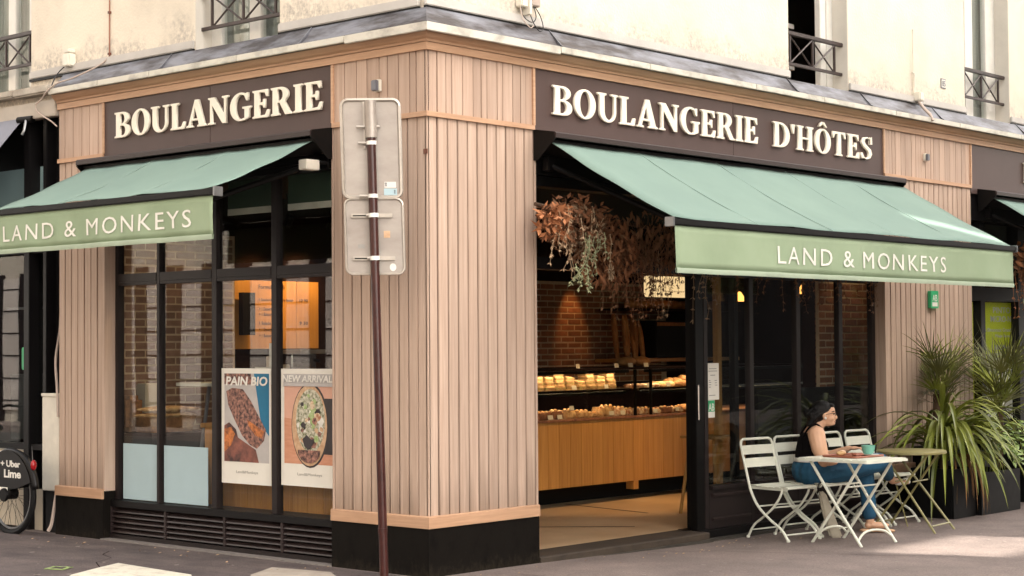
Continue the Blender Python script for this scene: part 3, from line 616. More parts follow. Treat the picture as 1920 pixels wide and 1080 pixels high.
sb = sign_board(FR, [8.05,10.9,14.0], 'brown sign board at the far right end'); sign_letters("B", 'R', 9.27, 9.44, 3.315, 3.54, 0.0185, sb)

# ---------------------------------------------------------------- shop windows
def frame_bars(F, bars, name, m, parent, v0, v1, bevel=0.004):
    for (a, c, z0, z1) in bars: MB(F).box(a, c, v0, v1, z0, z1).build(name, m, parent, bevel=bevel)
def panes(F, rects, parent, v=-0.13, name='pane'):
    for (a, c, z0, z1) in rects: MB(F).box(a, c, v-0.004, v+0.004, z0, z1).build(name, 'pane', parent)
# left front: four tall lights and four transom lights over a louvred base
fb = MB(FL); fb.box(0.97, 3.76, -0.30, -0.05, 0.27, 0.325); shopL = fb.build('shop_window', 'black_frame', bld, bevel=0.004)
XS = [(0.966,1.06),(1.70,1.765),(2.42,2.485),(3.155,3.195),(3.72,3.764)]
frame_bars(FL, [(a,c,0.325,2.94) for a,c in XS], 'mullion', 'frame_brown', shopL, -0.16, -0.095)
for i in range(4):
    a, c = XS[i][1], XS[i+1][0]
    MB(FL).box(a, c, -0.17, -0.092, 2.135, 2.205).build('transom_bar', 'frame_brown', shopL, bevel=0.004)
    MB(FL).box(a, c, -0.16, -0.095, 2.11, 2.134).build('transom_bar', 'frame_brown', shopL, bevel=0.003)
    panes(FL, [(a, c, 0.325, 2.11), (a, c, 2.205, 2.90)], shopL)
MB(FL).box(0.97, 3.76, -0.19, -0.06, 2.90, 2.955).build('head_rail', 'black_frame', shopL, bevel=0.004)
for a, c in ((3.22,3.685),(2.565,3.13)):
    MB(FL).box(a, c, -0.1255, -0.1215, 0.335, 0.795).build('frosted_panel', 'frosted', shopL)
for a, c in ((1.08,1.68),(1.785,2.40)):
    MB(FL).box(a, c, -0.20, -0.192, 2.63, 2.68).build('blind_strip', 'plastic_white', shopL); MB(FL).box(a, c, -0.205, -0.195, 2.682, 2.90).build('blind_strip', 'shop_green', shopL)
# louvred base
vg = MB(FL); vg.box(0.965, 3.77, -0.30, -0.13, 0.02, 0.27); vent = vg.build('vent_grille', 'wood_back', bld)
MB(FL).box(0.965, 3.77, -0.30, -0.04, -0.35, 0.045).build('base_rail', 'frame_brown', vent, bevel=0.004)
MB(FL).box(0.965, 3.77, -0.12, 0.06, -0.35, 0.012).build('stone_step', 'granite', vent, bevel=0.006)
VS = [0.965,1.60,2.28,3.03,3.77]
for u in VS: MB(FL).box(u-0.012, u+0.012, -0.15, -0.052, 0.046, 0.269).build('vent_post', 'louvre_brown', vent)
for i in range(4):
    a, c = VS[i]+0.013, VS[i+1]-0.013
    for k in range(5):
        z = 0.058+k*0.042; q = MB(FL); q.prism([(-0.055,z),(-0.060,z+0.010),(-0.120,z+0.044),(-0.124,z+0.036)], lambda v,zz,t: (t,v,zz), a, c); q.build('louvre', 'louvre_brown', vent)
# right front: open doorway with a leaf slid aside, then three glazed lights over a panelled base
fr = MB(FR); fr.box(3.28, 6.24, -0.30, -0.05, -0.10, 0.035); shopR = fr.build('shop_window', 'black_frame', bld, bevel=0.004)
XR = [(3.405,3.465),(4.09,4.155),(4.84,4.91),(5.575,5.645),(6.18,6.244)]
frame_bars(FR, [(a,c,0.035,2.85) for a,c in XR], 'mullion', 'frame_brown', shopR, -0.155, -0.10)
MB(FR).box(1.14, 6.24, -0.20, -0.055, 2.16, 2.25).build('transom_bar', 'black_frame', shopR, bevel=0.004)
MB(FR).box(1.14, 6.24, -0.20, -0.055, 2.78, 2.855).build('head_rail', 'black_frame', shopR, bevel=0.004)
for i in range(4):
    a, c = XR[i][1], XR[i+1][0]
    MB(FR).box(a, c, -0.17, -0.10, 0.035, 0.36).build('base_panel', 'frame_brown', shopR)
    for z in (0.10, 0.30): MB(FR).box(a+0.02, c-0.02, -0.10, -0.078, z, z+0.028).build('moulding', 'louvre_brown', shopR, bevel=0.008)
    MB(FR).box(a, c, -0.18, -0.065, 0.36, 0.395).build('sill_rail', 'frame_brown', shopR, bevel=0.004)
    panes(FR, [(a, c, 0.395, 2.16)], shopR)
panes(FR, [(1.15,3.40,2.25,2.78),(3.475,6.17,2.25,2.78)], shopR)
df = MB(FR); df.box(3.375, 3.435, -0.27, -0.20, 0.03, 2.16); door = df.build('door_leaf', 'grey_metal', bld, bevel=0.004); door.data.materials[0] = MATS['black_frame']
MB(FR).box(4.02, 4.08, -0.27, -0.21, 0.03, 2.16).build('stile', 'black_frame', door); MB(FR).box(3.435, 4.02, -0.27, -0.21, 0.03, 0.13).build('rail', 'black_frame', door)
panes(FR, [(3.435, 4.02, 0.13, 2.15)], door, v=-0.24)
MB(FR).box(3.285, 3.40, -0.16, -0.10, 0.03, 2.16).build('door_post', 'black_metal', door, bevel=0.004)
MB(FR).box(3.30, 3.32, -0.099, -0.080, 0.95, 1.25).build('handle', 'chrome', door, bevel=0.006)
st = MB(FR); st.prism([(-0.30,0.03),(0.02,0.03),(0.03,0.022),(0.03,-0.4),(-0.30,-0.4)], lambda v,z,t: (t,v,z), 1.14, 3.28); st.build('threshold', 'step_brown', bld)
MB(FR).box(1.14, 3.28, 0.032, 0.075, -0.4, -0.022).build('kerb_step', 'step_dark', bld, bevel=0.01); MB(FR).box(3.28, 6.26, -0.05, 0.04, -0.4, -0.030).build('kerb_step', 'step_dark', bld, bevel=0.01)
# third front beyond the pilaster, with lime menu sheets in the glass
f3 = MB(FR); f3.box(8.07, 14.6, -0.30, -0.05, -0.2, 0.45); shop3 = f3.build('shop_window', 'black_frame', bld, bevel=0.004)
X3 = [(8.07,8.13),(8.37,8.47),(9.26,9.42),(10.3,10.4),(11.5,11.6),(14.5,14.6)]
frame_bars(FR, [(a,c,0.45,2.85) for a,c in X3], 'mullion', 'black_frame', shop3, -0.19, -0.06)
MB(FR).box(8.07, 14.6, -0.20, -0.055, 2.02, 2.16).build('transom_bar', 'black_frame', shop3, bevel=0.004)
for i in range(5):
    a, c = X3[i][1], X3[i+1][0]; panes(FR, [(a,c,0.45,2.02),(a,c,2.16,2.85)], shop3)
for a, c, z0, z1, m in ((8.16,8.36,1.40,2.01,'menu_lime'),(8.50,9.25,1.42,2.01,'menu_lime'),(8.50,9.25,0.75,1.415,'paper'),(9.43,10.2,1.75,2.01,'menu_lime'),(9.43,10.2,0.8,1.745,'paper'),(8.16,8.36,0.75,1.395,'menu_lime')):
    MB(FR).box(a, c, -0.152, -0.146, z0, z1).build('menu_sheet', m, shop3)
for t, a, c, z0, z1 in (('PINTO', 8.82,9.23,1.895,1.96),('MICRO-N', 8.76,9.24,1.80,1.865),('Nos Blouseaux Grand', 8.52,9.24,1.695,1.735),('Pilaje Santé', 8.86,9.24,1.625,1.665),('AROMAT', 8.82,9.24,1.50,1.555),('Boulot Presenne', 8.55,9.24,1.435,1.465)):
    put_text('lettering', t, 'R', a, c, z0, z1, -0.1445, 'ink_white', shop3, offset=0.006)

# ---------------------------------------------------------------- upstairs windows and railings
def up_window(F, u0, u1, z0, leaves, curtain, open_=False):
    v = VW-0.17
    q = MB(F); q.box(u0, u1, v-0.06, v, z0, z0+0.07); wn = q.build('window', 'white_frame', bld, bevel=0.005)
    for a, c in leaves: MB(F).box(a, c, v-0.055, v+0.005, z0+0.07, 6.0).build('frame', 'white_frame', wn, bevel=0.005)
    if not open_:
        for i in range(len(leaves)-1):
            MB(F).box(leaves[i][1], leaves[i+1][0], v-0.03, v-0.024, z0+0.07, 6.0).build('pane', 'pane', wn)
    # plaster reveals and the room behind
    for a, c in ((u0-0.0, u0+0.006), (u1-0.006, u1)): MB(F).box(a, c, v+0.006, VW-0.004, z0, 6.1).build('reveal', 'reveal_paint', wn)
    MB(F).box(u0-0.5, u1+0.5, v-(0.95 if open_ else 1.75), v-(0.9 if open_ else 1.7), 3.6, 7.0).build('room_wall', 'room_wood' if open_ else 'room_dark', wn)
    if curtain:
        n = 30; vs = []; 
        for i in range(n+1):
            t = i/n; uu = u0+0.06+(u1-u0-0.12)*t; dv = 0.02*math.sin(i*1.9)
            vs += [(uu, v-0.12+dv, z0+0.03), (uu, v-0.12+dv, 6.05)]
        MB(F).add(vs, [(2*i,2*i+2,2*i+3,2*i+1) for i in range(n)]).build('curtain', 'curtain', wn, smooth=True)
    if open_:
        for zz in (4.22, 4.62): MB(F).box(u0, u1, v-0.45, v-0.42, zz, zz+0.045).build('shelf', 'white_frame', wn)
        MB(F).box(u0+0.5, u0+0.95, v-0.85, v-0.80, 4.25, 4.6).build('cupboard', 'room_dark', wn)
    return wn
up_window(FR, 4.69, 5.72, 3.90, [(4.69,4.76),(5.50,5.60),(5.615,5.72)], False, True)
up_window(FR, 8.06, 9.10, 3.90, [(8.06,8.14),(8.40,8.58),(8.88,9.10)], True)
up_window(FR, 11.5, 12.5, 3.90, [(11.5,11.6),(11.95,12.05),(12.4,12.5)], True)
up_window(FL, 1.60, 2.63, 3.88, [(1.60,1.70),(2.02,2.16),(2.50,2.63)], True)
up_window(FL, 4.95, 5.98, 3.88, [(4.95,5.24),(5.46,5.58),(5.88,5.98)], True)
up_window(FL, 8.3, 9.3, 3.88, [(8.3,8.4),(8.75,8.85),(9.2,9.3)], True)
def railing(F, u0, u1, zl, zh):
    v = VW-0.07; q = MB(F); q.box(u0-0.02, u1+0.02, v-0.02, v+0.02, zh-0.018, zh+0.018); r = q.build('window_railing', 'rail_iron', bld, bevel=0.004)
    MB(F).box(u0-0.02, u1+0.02, v-0.012, v+0.012, zl-0.014, zl+0.014).build('bar', 'rail_iron', r, bevel=0.003)
    for u in (u0+0.13, (u0+u1)/2, u1-0.13): MB(F).box(u-0.009, u+0.009, v-0.009, v+0.009, zl+0.014, zh-0.018).build('bar', 'rail_iron', r)
    for a, c in ((u0+0.14,(u0+u1)/2-0.01),((u0+u1)/2+0.01,u1-0.14)):
        for s in (0,1):
            z0, z1 = (zl+0.015, zh-0.02) if s else (zh-0.02, zl+0.015)
            MB(F).tube([(a,v+(0.006 if s else -0.006),z0),(c,v+(0.006 if s else -0.006),z1)], 0.008, 6).build('bar', 'rail_iron', r)
railing(FR, 4.69, 5.72, 4.12, 4.40); railing(FR, 8.06, 9.10, 4.17, 4.46); railing(FL, 1.60, 2.63, 4.13, 4.40); railing(FL, 4.95, 5.98, 4.13, 4.41)

# ================================================================ AWNINGS
def awning(F, where, u0, u1, vf, zf, drop, label, txt, group, uc0, uc1):
    """u0..u1 canopy, vf/zf front bar, uc0..uc1 cassette"""
    t = thing('awning', label, 'awning', F(((u0+u1)/2, 0, 3.0)), 0, group)
    c = MB(F); c.prism([(0.008,3.187),(0.21,3.155),(0.222,3.145),(0.222,3.112),(0.205,3.108),(0.20,3.12),(0.008,3.15)], lambda v,z,tt: (tt,v,z), uc0, uc1)
    cs = c.build('cassette', 'cassette_brown', t)
    c = MB(F); c.prism([(0.010,3.148),(0.16,3.10),(0.16,3.06),(0.05,3.0),(0.010,3.0)], lambda v,z,tt: (tt,v,z), uc0+0.02, uc1-0.02); c.build('roller_box', 'black_metal', t)
    for ua in (uc0+0.001, uc1-0.013):
        e = MB(F); e.prism([(0.008,3.186),(0.205,3.153),(0.215,3.10),(0.05,2.955),(0.008,2.955)], lambda v,z,tt: (tt,v,z), ua-0.006 if ua < (u0+u1)/2 else ua+0.006, ua+0.006 if ua < (u0+u1)/2 else ua+0.018); e.build('end_plate', 'black_metal', t)
    # canopy cloth: gently sagging, seams every 1.2 m
    zb, vb = 3.078, 0.17; n = 14; m = 24; b = MB(F); vs = []
    for i in range(m+1):
        for j in range(n+1):
            s = j/n; u = u0+(u1-u0)*i/m
            sag = -0.028*math.sin(math.pi*s)*(0.6+0.4*math.sin(math.pi*i/m)) + 0.004*math.sin(i*1.7+j) + 0.007*math.sin(i*0.9+s*2.2)*s
            vs.append((u, vb+(vf-vb)*s, zb+(zf-zb)*s+sag))
    k = len(vs); vs2 = [(u,v,z-0.004) for u,v,z in vs]
    fs = [(i*(n+1)+j, (i+1)*(n+1)+j, (i+1)*(n+1)+j+1, i*(n+1)+j+1) for i in range(m) for j in range(n)]
    b.add(vs, fs); cn = b.build('canopy', 'canvas_skylit', t, smooth=True)
    sd = cn.modifiers.new('thick', 'SOLIDIFY'); sd.thickness = 0.003
    ns = max(2, round((u1-u0)/1.05))
    for q in range(1, ns):
        u = u0+(u1-u0)*q/ns; i = (u-u0)/(u1-u0)*m
        pts = [(u, vb+(vf-vb)*s, zb+(zf-zb)*s-0.028*math.sin(math.pi*s)*(0.6+0.4*math.sin(math.pi*i/m))+0.002) for s in [x/10 for x in range(11)]]
        MB(F).tube(pts, 0.003, 4).build('seam', 'canvas_seam', cn)
    # front bar with end caps
    b = MB(F); b.box(u0-0.02, u1+0.02, vf-0.045, vf+0.022, zf-0.052, zf-0.004); fbar = b.build('front_bar', 'black_metal', t, bevel=0.008)
    for ua in (u0-0.035, u1+0.02): MB(F).box(ua, ua+0.016, vf-0.05, vf+0.03, zf-0.06, zf+0.006).build('end_cap', 'grey_metal', fbar, bevel=0.004)
    # valance with folds
    nn = 60; b = MB(F); vs = []; rr = random.Random(int(u1*10)); ph = rr.random()*6
    zt, z0 = zf-0.05, zf-0.05-drop
    for i in range(nn+1):
        u = u0+0.012+(u1-u0-0.024)*i/nn
        for j in range(7):
            s = j/6; wob = (0.010*math.sin(u*5.1+ph)+0.006*math.sin(u*13+ph*2+s*2)+0.003*math.sin(u*37+s*4))*s
            vs.append((u, vf+0.004+wob, zt+(z0-zt)*s))
    b.add(vs, [(i*7+j, (i+1)*7+j, (i+1)*7+j+1, i*7+j+1) for i in range(nn) for j in range(6)]); va = b.build('valance', 'canvas_groundlit', t, smooth=True)
    sd = va.modifiers.new('thick', 'SOLIDIFY'); sd.thickness = 0.003
    b = MB(F); pts = []
    for i in range(nn+1):
        u = u0+0.012+(u1-u0-0.024)*i/nn; wob = 0.010*math.sin(u*5.1+ph)+0.006*math.sin(u*13+ph*2+2)+0.003*math.sin(u*37+4)
        pts.append((u, vf+0.004+wob, z0-0.012))
    vs = []
    for u,v,z in pts: vs += [(u,v-0.009,z+0.014),(u,v+0.006,z+0.016),(u,v+0.008,z),(u,v+0.004,z-0.020),(u,v-0.006,z-0.018)]
    b.add(vs, [(i*5+j, i*5+(j+1)%5, (i+1)*5+(j+1)%5, (i+1)*5+j) for i in range(nn) for j in range(5)]); b.build('hem', 'canvas_hem', va, smooth=True)
    if txt:
        ta, tb, tz0, tz1 = txt
        me = text_mesh('lettering', 'LAND & MONKEYS', 1.0, 'print_white', 0.0, 1.22, 'LEFT', 0.0); a, bq, c_, d = span(me)
        # follow the folds of the cloth
        bm = bmesh.new(); bm.from_mesh(me); bmesh.ops.triangulate(bm, faces=bm.faces); bm.to_mesh(me); bm.free()
        for q in me.vertices:
            rx = (q.co.x-a)/(bq-a); u = ta+(tb-ta)*rx; z = tz0+(tz1-tz0)*(q.co.y-c_)/(d-c_); s = (zt-z)/(zt-z0)
            wob = (0.010*math.sin(u*5.1+ph)+0.006*math.sin(u*13+ph*2+s*2)+0.003*math.sin(u*37+s*4))*s
            q.co = F((u, vf+0.0095+wob, z))
        for part in islands(me): link('letter', part, va)
    # folding arms
    for ua, sgn in ((u0+0.10, 1), (u1-0.10, -1)):
        el = (ua+sgn*0.55*min(1,(u1-u0)/2.4), 0.60*vf, 3.0+(zf-3.0)*0.6-0.16)
        a = MB(F); a.tube([(ua, 0.05, 2.93), el], 0.022, 8).tube([el, (ua+sgn*0.10, vf-0.03, zf-0.03)], 0.018, 8); a.build('arm', 'black_metal', t, smooth=True)
        MB(F).box(ua-0.035, ua+0.035, 0.02, 0.09, 2.88, 2.99).build('arm_bracket', 'black_metal', t, bevel=0.006)
    return t
G_AW = 'green awnings over the shopfront'
awning(FL, 'L', 1.00, 3.80, 1.06, 2.685, 0.272, 'mint green awning on the left front beside the parking sign', (3.61,1.25,2.425,2.548), G_AW, 0.96, 3.87)
awning(FR, 'R', 1.13, 6.36, 1.27, 2.465, 0.300, 'wide mint green awning over the open doorway and cafe chairs', (2.42,5.05,2.185,2.318), G_AW, 1.12, 6.31)
awning(FR, 'R', 8.25, 13.4, 1.27, 2.465, 0.300, 'mint green awning cut off at the right edge of the picture', None, G_AW, 8.20, 13.4)

# ================================================================ BITS ON THE WALLS
def box_unit(F, u, z, w_, h_, d_, name, label, cat, v0=0.006, m='plastic_grey', m2='plastic_white'):
    t = thing(name, label, cat, F((u, v0, z-h_/2)))
    MB(F).box(u-w_/2, u+w_/2, v0, v0+d_*0.45, z-h_/2, z+h_/2).build('back_box', m2, t, bevel=0.004); MB(F).box(u-w_/2+0.006, u+w_/2-0.006, v0+d_*0.45+0.001, v0+d_, z-h_/2+0.004, z+h_/2-0.006).build('cover', m, t, bevel=0.005)
    return t
box_unit(FL, 0.47, 3.44, 0.065, 0.085, 0.055, 'wall_sensor', 'small grey sensor box above the parking sign', 'sensor')
box_unit(FR, 7.07, 3.43, 0.06, 0.075, 0.05, 'wall_sensor', 'small grey sensor box on planks right of the long sign', 'sensor')
t = thing('security_camera', 'white box camera under the left awning by the pillar', 'camera', FL((1.02,0.02,2.90)))
MB(FL).box(1.00, 1.09, 0.09, 0.22, 2.87, 2.945).build('housing', 'plastic_white', t, bevel=0.006); MB(FL).tube([(1.0,0.03,2.93),(1.02,0.10,2.93)], 0.014, 8).build('bracket', 'black_metal', t); MB(FL).box(0.985,1.02,0.012,0.03,2.89,2.97).build('mount','black_metal',t)
tag(MB(FL).box(-0.008, 0.030, 0.0, 0.006, 2.92, 2.955).build('rust_tag', 'copper_brown'), 'tiny rust-brown square tag near the top of the corner post', 'tag')
bpy.data.objects['rust_tag'].data.transform(Matrix.Translation((0.0,0.0,0)))
# telephone box with loops of cable, top centre
t = thing('junction_box', 'weathered cable junction box with black loops above the ledge', 'junction box', FR((1.07,-0.05,4.05)))
for a, c, z0, z1, m in ((0.985,1.06,4.085,4.30,'plastic_white'),(1.10,1.20,4.105,4.32,'cable_pale')): MB(FR).box(a, c, -0.048, 0.02, z0, z1).build('box', m, t, bevel=0.008)
MB(FR).box(1.062, 1.092, -0.048, 0.03, 4.035, 4.4).build('duct', 'plastic_white', t, bevel=0.003)
def loop(pts, r, m, F, parent, name='cable'):
    P = [Vector(p) for p in pts]; out = []
    for i in range(len(P)-1):
        p0, p1, p2, p3 = P[max(i-1,0)], P[i], P[i+1], P[min(i+2,len(P)-1)]
        for k in range(5):
            s = k/5; out.append(0.5*((2*p1)+(p2-p0)*s+(2*p0-5*p1+4*p2-p3)*s*s+(3*p1-p0-3*p2+p3)*s**3))
    out.append(P[-1]); return MB(F).tube(out, r, 6).build(name, m, parent, smooth=True)
loop([(1.0,0.0,4.09),(1.0,0.01,4.03),(1.05,0.015,3.99),(1.12,0.01,3.985),(1.155,0.01,4.03),(1.14,0.0,4.11)], 0.004, 'cable_black', FR, t)
loop([(1.08,0.02,4.03),(1.12,0.02,3.97),(1.19,0.015,3.925),(1.235,0.01,3.96),(1.21,0.005,4.04),(1.15,0.0,4.11)], 0.004, 'cable_black', FR, t)
loop([(0.99,0.0,4.08),(1.0,0.02,3.99),(1.04,0.05,3.93),(1.09,0.04,3.95)], 0.0045, 'cable_pale', FR, t)
# left cable box and runs
t = thing('junction_box', 'small cream cable box at the left end of the ledge', 'junction box', FL((4.33,-0.05,4.0)))
MB(FL).box(4.26, 4.36, -0.048, 0.03, 4.01, 4.12).build('box', 'plastic_white', t, bevel=0.008); MB(FL).box(4.27, 4.35, -0.048, 0.022, 4.125, 4.16).build('lid', 'plastic_white', t, bevel=0.006)
loop([(4.35,0.0,4.02),(4.44,0.01,3.97),(4.45,0.06,3.88),(4.42,0.10,3.80)], 0.005, 'cable_black', FL, t)
t = thing('wall_cable', 'rust-red cable running down the plaster left of the signboard', 'cable', FL((3.77,-0.04,4.0)))
loop([(3.765,-0.042,5.2),(3.768,-0.042,4.6),(3.77,-0.042,4.04)], 0.006, 'cable_red', FL, t); loop([(3.77,-0.04,4.04),(3.85,0.0,3.97),(4.1,0.09,3.88),(4.3,0.12,3.85),(4.42,0.14,3.79),(4.55,0.10,3.745),(4.72,0.05,3.72)], 0.007, 'cable_pale', FL, t)
loop([(4.72,0.05,3.72),(4.70,0.06,3.66),(4.60,0.05,3.60),(4.50,0.04,3.55),(4.43,0.03,3.50)], 0.006, 'cable_pale', FL, t)
for z in (4.05, 4.40): MB(FL).box(3.755, 3.78, -0.05, -0.03, z, z+0.02).build('clip', 'copper_brown', t)
# right pipe stub and box
t = thing('pipe_outlet', 'cream pipe stub with a small box on the right plaster', 'pipe', FR((6.96,-0.05,4.0)))
loop([(6.92,-0.035,4.27),(6.95,-0.03,4.26),(6.955,-0.03,4.2),(6.95,-0.03,4.06)], 0.010, 'plastic_white', FR, t, 'pipe'); MB(FR).tube([(6.93,-0.03,4.7),(6.935,-0.03,4.27)], 0.006, 6).build('pipe', 'plastic_white', t)
MB(FR).box(6.94, 7.03, -0.048, 0.04, 3.985, 4.075).build('box', 'plastic_white', t, bevel=0.01); MB(FR).tube([(6.97,0.0,3.985),(6.99,0.06,3.90),(7.0,0.115,3.84),(7.0,0.14,3.78)], 0.016, 8).build('pipe', 'cable_pale', t, smooth=True)
# number plate
t = thing('number_plate', 'small square enamel house number plate on the plaster', 'number plate', FR((7.58,-0.05,4.19)))
MB(FR).box(7.535, 7.635, -0.049, -0.043, 4.18, 4.28).build('rim', 'plastic_grey', t); MB(FR).box(7.545, 7.625, -0.049, -0.041, 4.19, 4.27).build('plate', 'ink_white', t); put_text('digits', '85', 'R', 7.555, 7.617, 4.20, 4.26, -0.0395, 'plastic_grey', t, 0.0006, offset=0.01)
# green organic label plate on the slats
t = thing('label_plate', 'green organic label plate on the slatted pilaster above the plants', 'sign', FR((7.17,0.02,1.92)))
MB(FR).prism(rrect(7.09,7.245,1.925,2.10,0.012), lambda a,z,tt: (a,tt,z), 0.010, 0.045).build('plate', 'sign_green', t); MB(FR).box(7.115, 7.22, 0.0455, 0.047, 1.945, 1.985).build('strip', 'ink_white', t)
put_text('lettering', 'AB', 'R', 7.12, 7.215, 1.995, 2.06, 0.0465, 'ink_white', t, 0.0008, offset=0.0)
# paper and label stuck on the glass by the door
t = thing('notice', 'cream paper notice taped to the glass by the doorway', 'notice', FR((3.53,-0.12,1.11)))
MB(FR).box(3.475+0.01, 3.655, -0.1255, -0.1235, 1.115, 1.425).build('paper', 'paper', t)
for z, a, c in ((1.375,3.51,3.62),(1.355,3.50,3.63),(1.32,3.53,3.6),(1.275,3.505,3.53),(1.26,3.505,3.54),(1.24,3.505,3.54),(1.22,3.505,3.535),(1.275,3.59,3.625),(1.255,3.595,3.625),(1.235,3.60,3.63),(1.15,3.51,3.60)): MB(FR).box(a, c, -0.1232, -0.1225, z, z+0.006).build('text_line', 'ink_grey', t)
t = thing('organic_sticker', 'green and white organic sticker below the paper notice', 'sticker', FR((3.51,-0.12,0.97)))
MB(FR).box(3.49, 3.59, -0.1255, -0.1237, 0.965, 1.113).build('backing', 'ink_white', t); MB(FR).box(3.493, 3.587, -0.1234, -0.1228, 1.015, 1.11).build('green_field', 'sign_green', t)
put_text('lettering', 'AB', 'R', 3.497, 3.58, 1.022, 1.085, -0.1222, 'ink_white', t, 0.0004, offset=0.012)

# ================================================================ POSTERS (stuck behind the left glass)
def poster(u_l, u_r, z0, z1, label, title, kind):
    t = thing('poster', label, 'poster', FL(((u_l+u_r)/2, -0.118, z0)))
    v = -0.1255; MB(FL).box(u_r, u_l, v, v+0.0015, z0, z1).build('sheet', 'paper', t)
    W = u_l-u_r; H = z1-z0; P = lambda x,y: (u_l-x*W, z0+y*H)
    lay = [0]
    def shape(pts, m, name='print'):
        lay[0] += 1; vv = v+0.0015+0.0005*lay[0]
        q = MB(FL); q.add([(*P(*p)[:1], vv, P(*p)[1]) for p in pts], [tuple(range(len(pts)))]); return q.build(name, m, t)
    cut = lambda pts: [(min(max(x,.06),.96), min(max(y,.19),.955)) for x,y in pts]
    if kind == 'bread':
        shape([(.06,.19),(.96,.19),(.96,.955),(.06,.955)], 'poster_grey')
        shape([(.66,.955),(.96,.955),(.96,.42),(.80,.52)], 'poster_blue')
        shape([(.06,.955),(.60,.955),(.62,.86),(.06,.86)], 'poster_meat')
        shape(cut([(.10,.80),(.22,.83),(.44,.82),(.60,.72),(.90,.47),(.86,.38),(.72,.31),(.58,.34),(.42,.42),(.26,.56),(.14,.68)]), 'poster_meat')
        shape(cut([(.52,.56),(.86,.46),(.82,.40),(.70,.42),(.56,.50)]), 'poster_orange')
        shape(cut([(.06,.50),(.16,.53),(.30,.47),(.34,.40),(.70,.30),(.76,.19),(.06,.19)]), 'poster_red')
        shape(cut([(.06,.47),(.20,.49),(.28,.43),(.20,.33),(.06,.27)]), 'poster_orange')
    else:
        shape([(.06,.19),(.96,.19),(.96,.955),(.06,.955)], 'poster_salmon')
        shape([(.06,.58),(.06,.19),(.96,.19),(.96,.50),(.5,.55)], 'poster_pink')
        shape([(.74,.75),(.96,.75),(.96,.28),(.70,.28)], 'poster_dark')
        shape(arc(.53,.52,.335,.36,0,352,30), 'poster_dark'); shape(arc(.52,.52,.315,.345,0,352,30), 'poster_bread')
        shape(arc(.54,.56,.26,.27,0,352,24), 'poster_salad')
        rq = random.Random(4)
        for k in range(46):
            an = rq.uniform(0,6.28); rr = rq.random()**.5; cx, cy = .54+.22*rr*math.cos(an), .56+.23*rr*math.sin(an); sz = rq.uniform(.025,.07)
            shape([(cx+sz*rq.uniform(.5,1)*math.cos(q*1.05), cy+.7*sz*rq.uniform(.5,1)*math.sin(q*1.05)) for q in range(6)], rq.choice(['ink_white','poster_bread','poster_green','poster_dark','poster_meat','poster_salad','cake_cream','poster_green']))
            lay[0] -= 0.8
        shape([(.40,.40),(.48,.44),(.56,.40),(.62,.41),(.58,.35),(.50,.32),(.44,.34)], 'poster_dark')
        shape(arc(.52,.30,.20,.10,180,360,16)+[(.72,.31),(.32,.31)], 'poster_meat')
        shape([(.06,.85),(.96,.85),(.96,.955),(.06,.955)], 'poster_grey')
    a, z = P(.10,.875); c, z2 = P(.94,.935)
    if kind == 'bread': put_text('lettering', title, 'L', a, c, P(0,.85)[1], P(0,.93)[1], v+0.0085, 'ink_white', t, 0.0003, offset=0.03, shear=0.12)
    else: put_text('lettering', title, 'L', P(.06,0)[0], P(.96,0)[0], P(0,.885)[1], P(0,.945)[1], v+0.0205, 'ink_white', t, 0.0003, offset=0.03, shear=0.12)
    put_text('lettering', 'Land&Monkeys', 'L', P(.30,0)[0], P(.74,0)[0], P(0,.085)[1], P(0,.115)[1], v+0.0028, 'ink_grey', t, 0.0003)
poster(2.395, 1.80, 0.53, 1.425, 'white bordered bread poster with blue corner in shop window', 'PAIN BIO', 'bread')
poster(1.685, 1.065, 0.545, 1.425, 'white bordered sandwich bowl poster in the window beside the pillar', 'NEW ARRIVAL', 'bowl')

# ================================================================ PARKING SIGN SEEN FROM BEHIND
t = thing('sign_pole', 'brown pole with two grey sign plates seen from behind', 'sign post', (-0.40,0.03,0), 0)
ax = Vector((-0.0161,0.0190,1))                       # slight lean
PT = lambda z: Vector((ax.x*z, ax.y*z, z))
MB().tube([PT(-0.2), PT(1.6), PT(3.02)], 0.030, 16).build('pole', 'pole_brown', t, smooth=True, local=True)
MB().tube([PT(3.0), PT(3.25)], 0.041, 16).build('pole_sleeve', 'steel', t, smooth=True, local=True)
MB().tube([PT(0.34), PT(0.37)], 0.033, 12).build('pole_collar', 'pole_brown', t, local=True)
wdir = Vector((0.665,-0.747,0)); ndir = Vector((0.747,0.665,0))
def plate(z0, z1, xc, w_, rim, m):
    q = MB(); f = lambda a,z,tt: PT(z)+wdir*(a)+ndir*tt
    q.prism(rrect(xc-w_/2, xc+w_/2, z0, z1, 0.045), f, 0.050, 0.053); o = q.build('sign_plate', m, t, local=True)
    pts = rrect(xc-w_/2, xc+w_/2, z0, z1, 0.045, 6); pts2 = [f(a,z,0.046) for a,z in pts]; pts2.append(pts2[0])
    MB().tube(pts2, rim, 6).build('sign_rim', 'steel_edge', o, smooth=True, local=True); return o
p1 = plate(2.600, 3.265, -0.005, 0.392, 0.013, 'steel'); p2 = plate(2.080, 2.590, 0.0, 0.392, 0.009, 'steel')
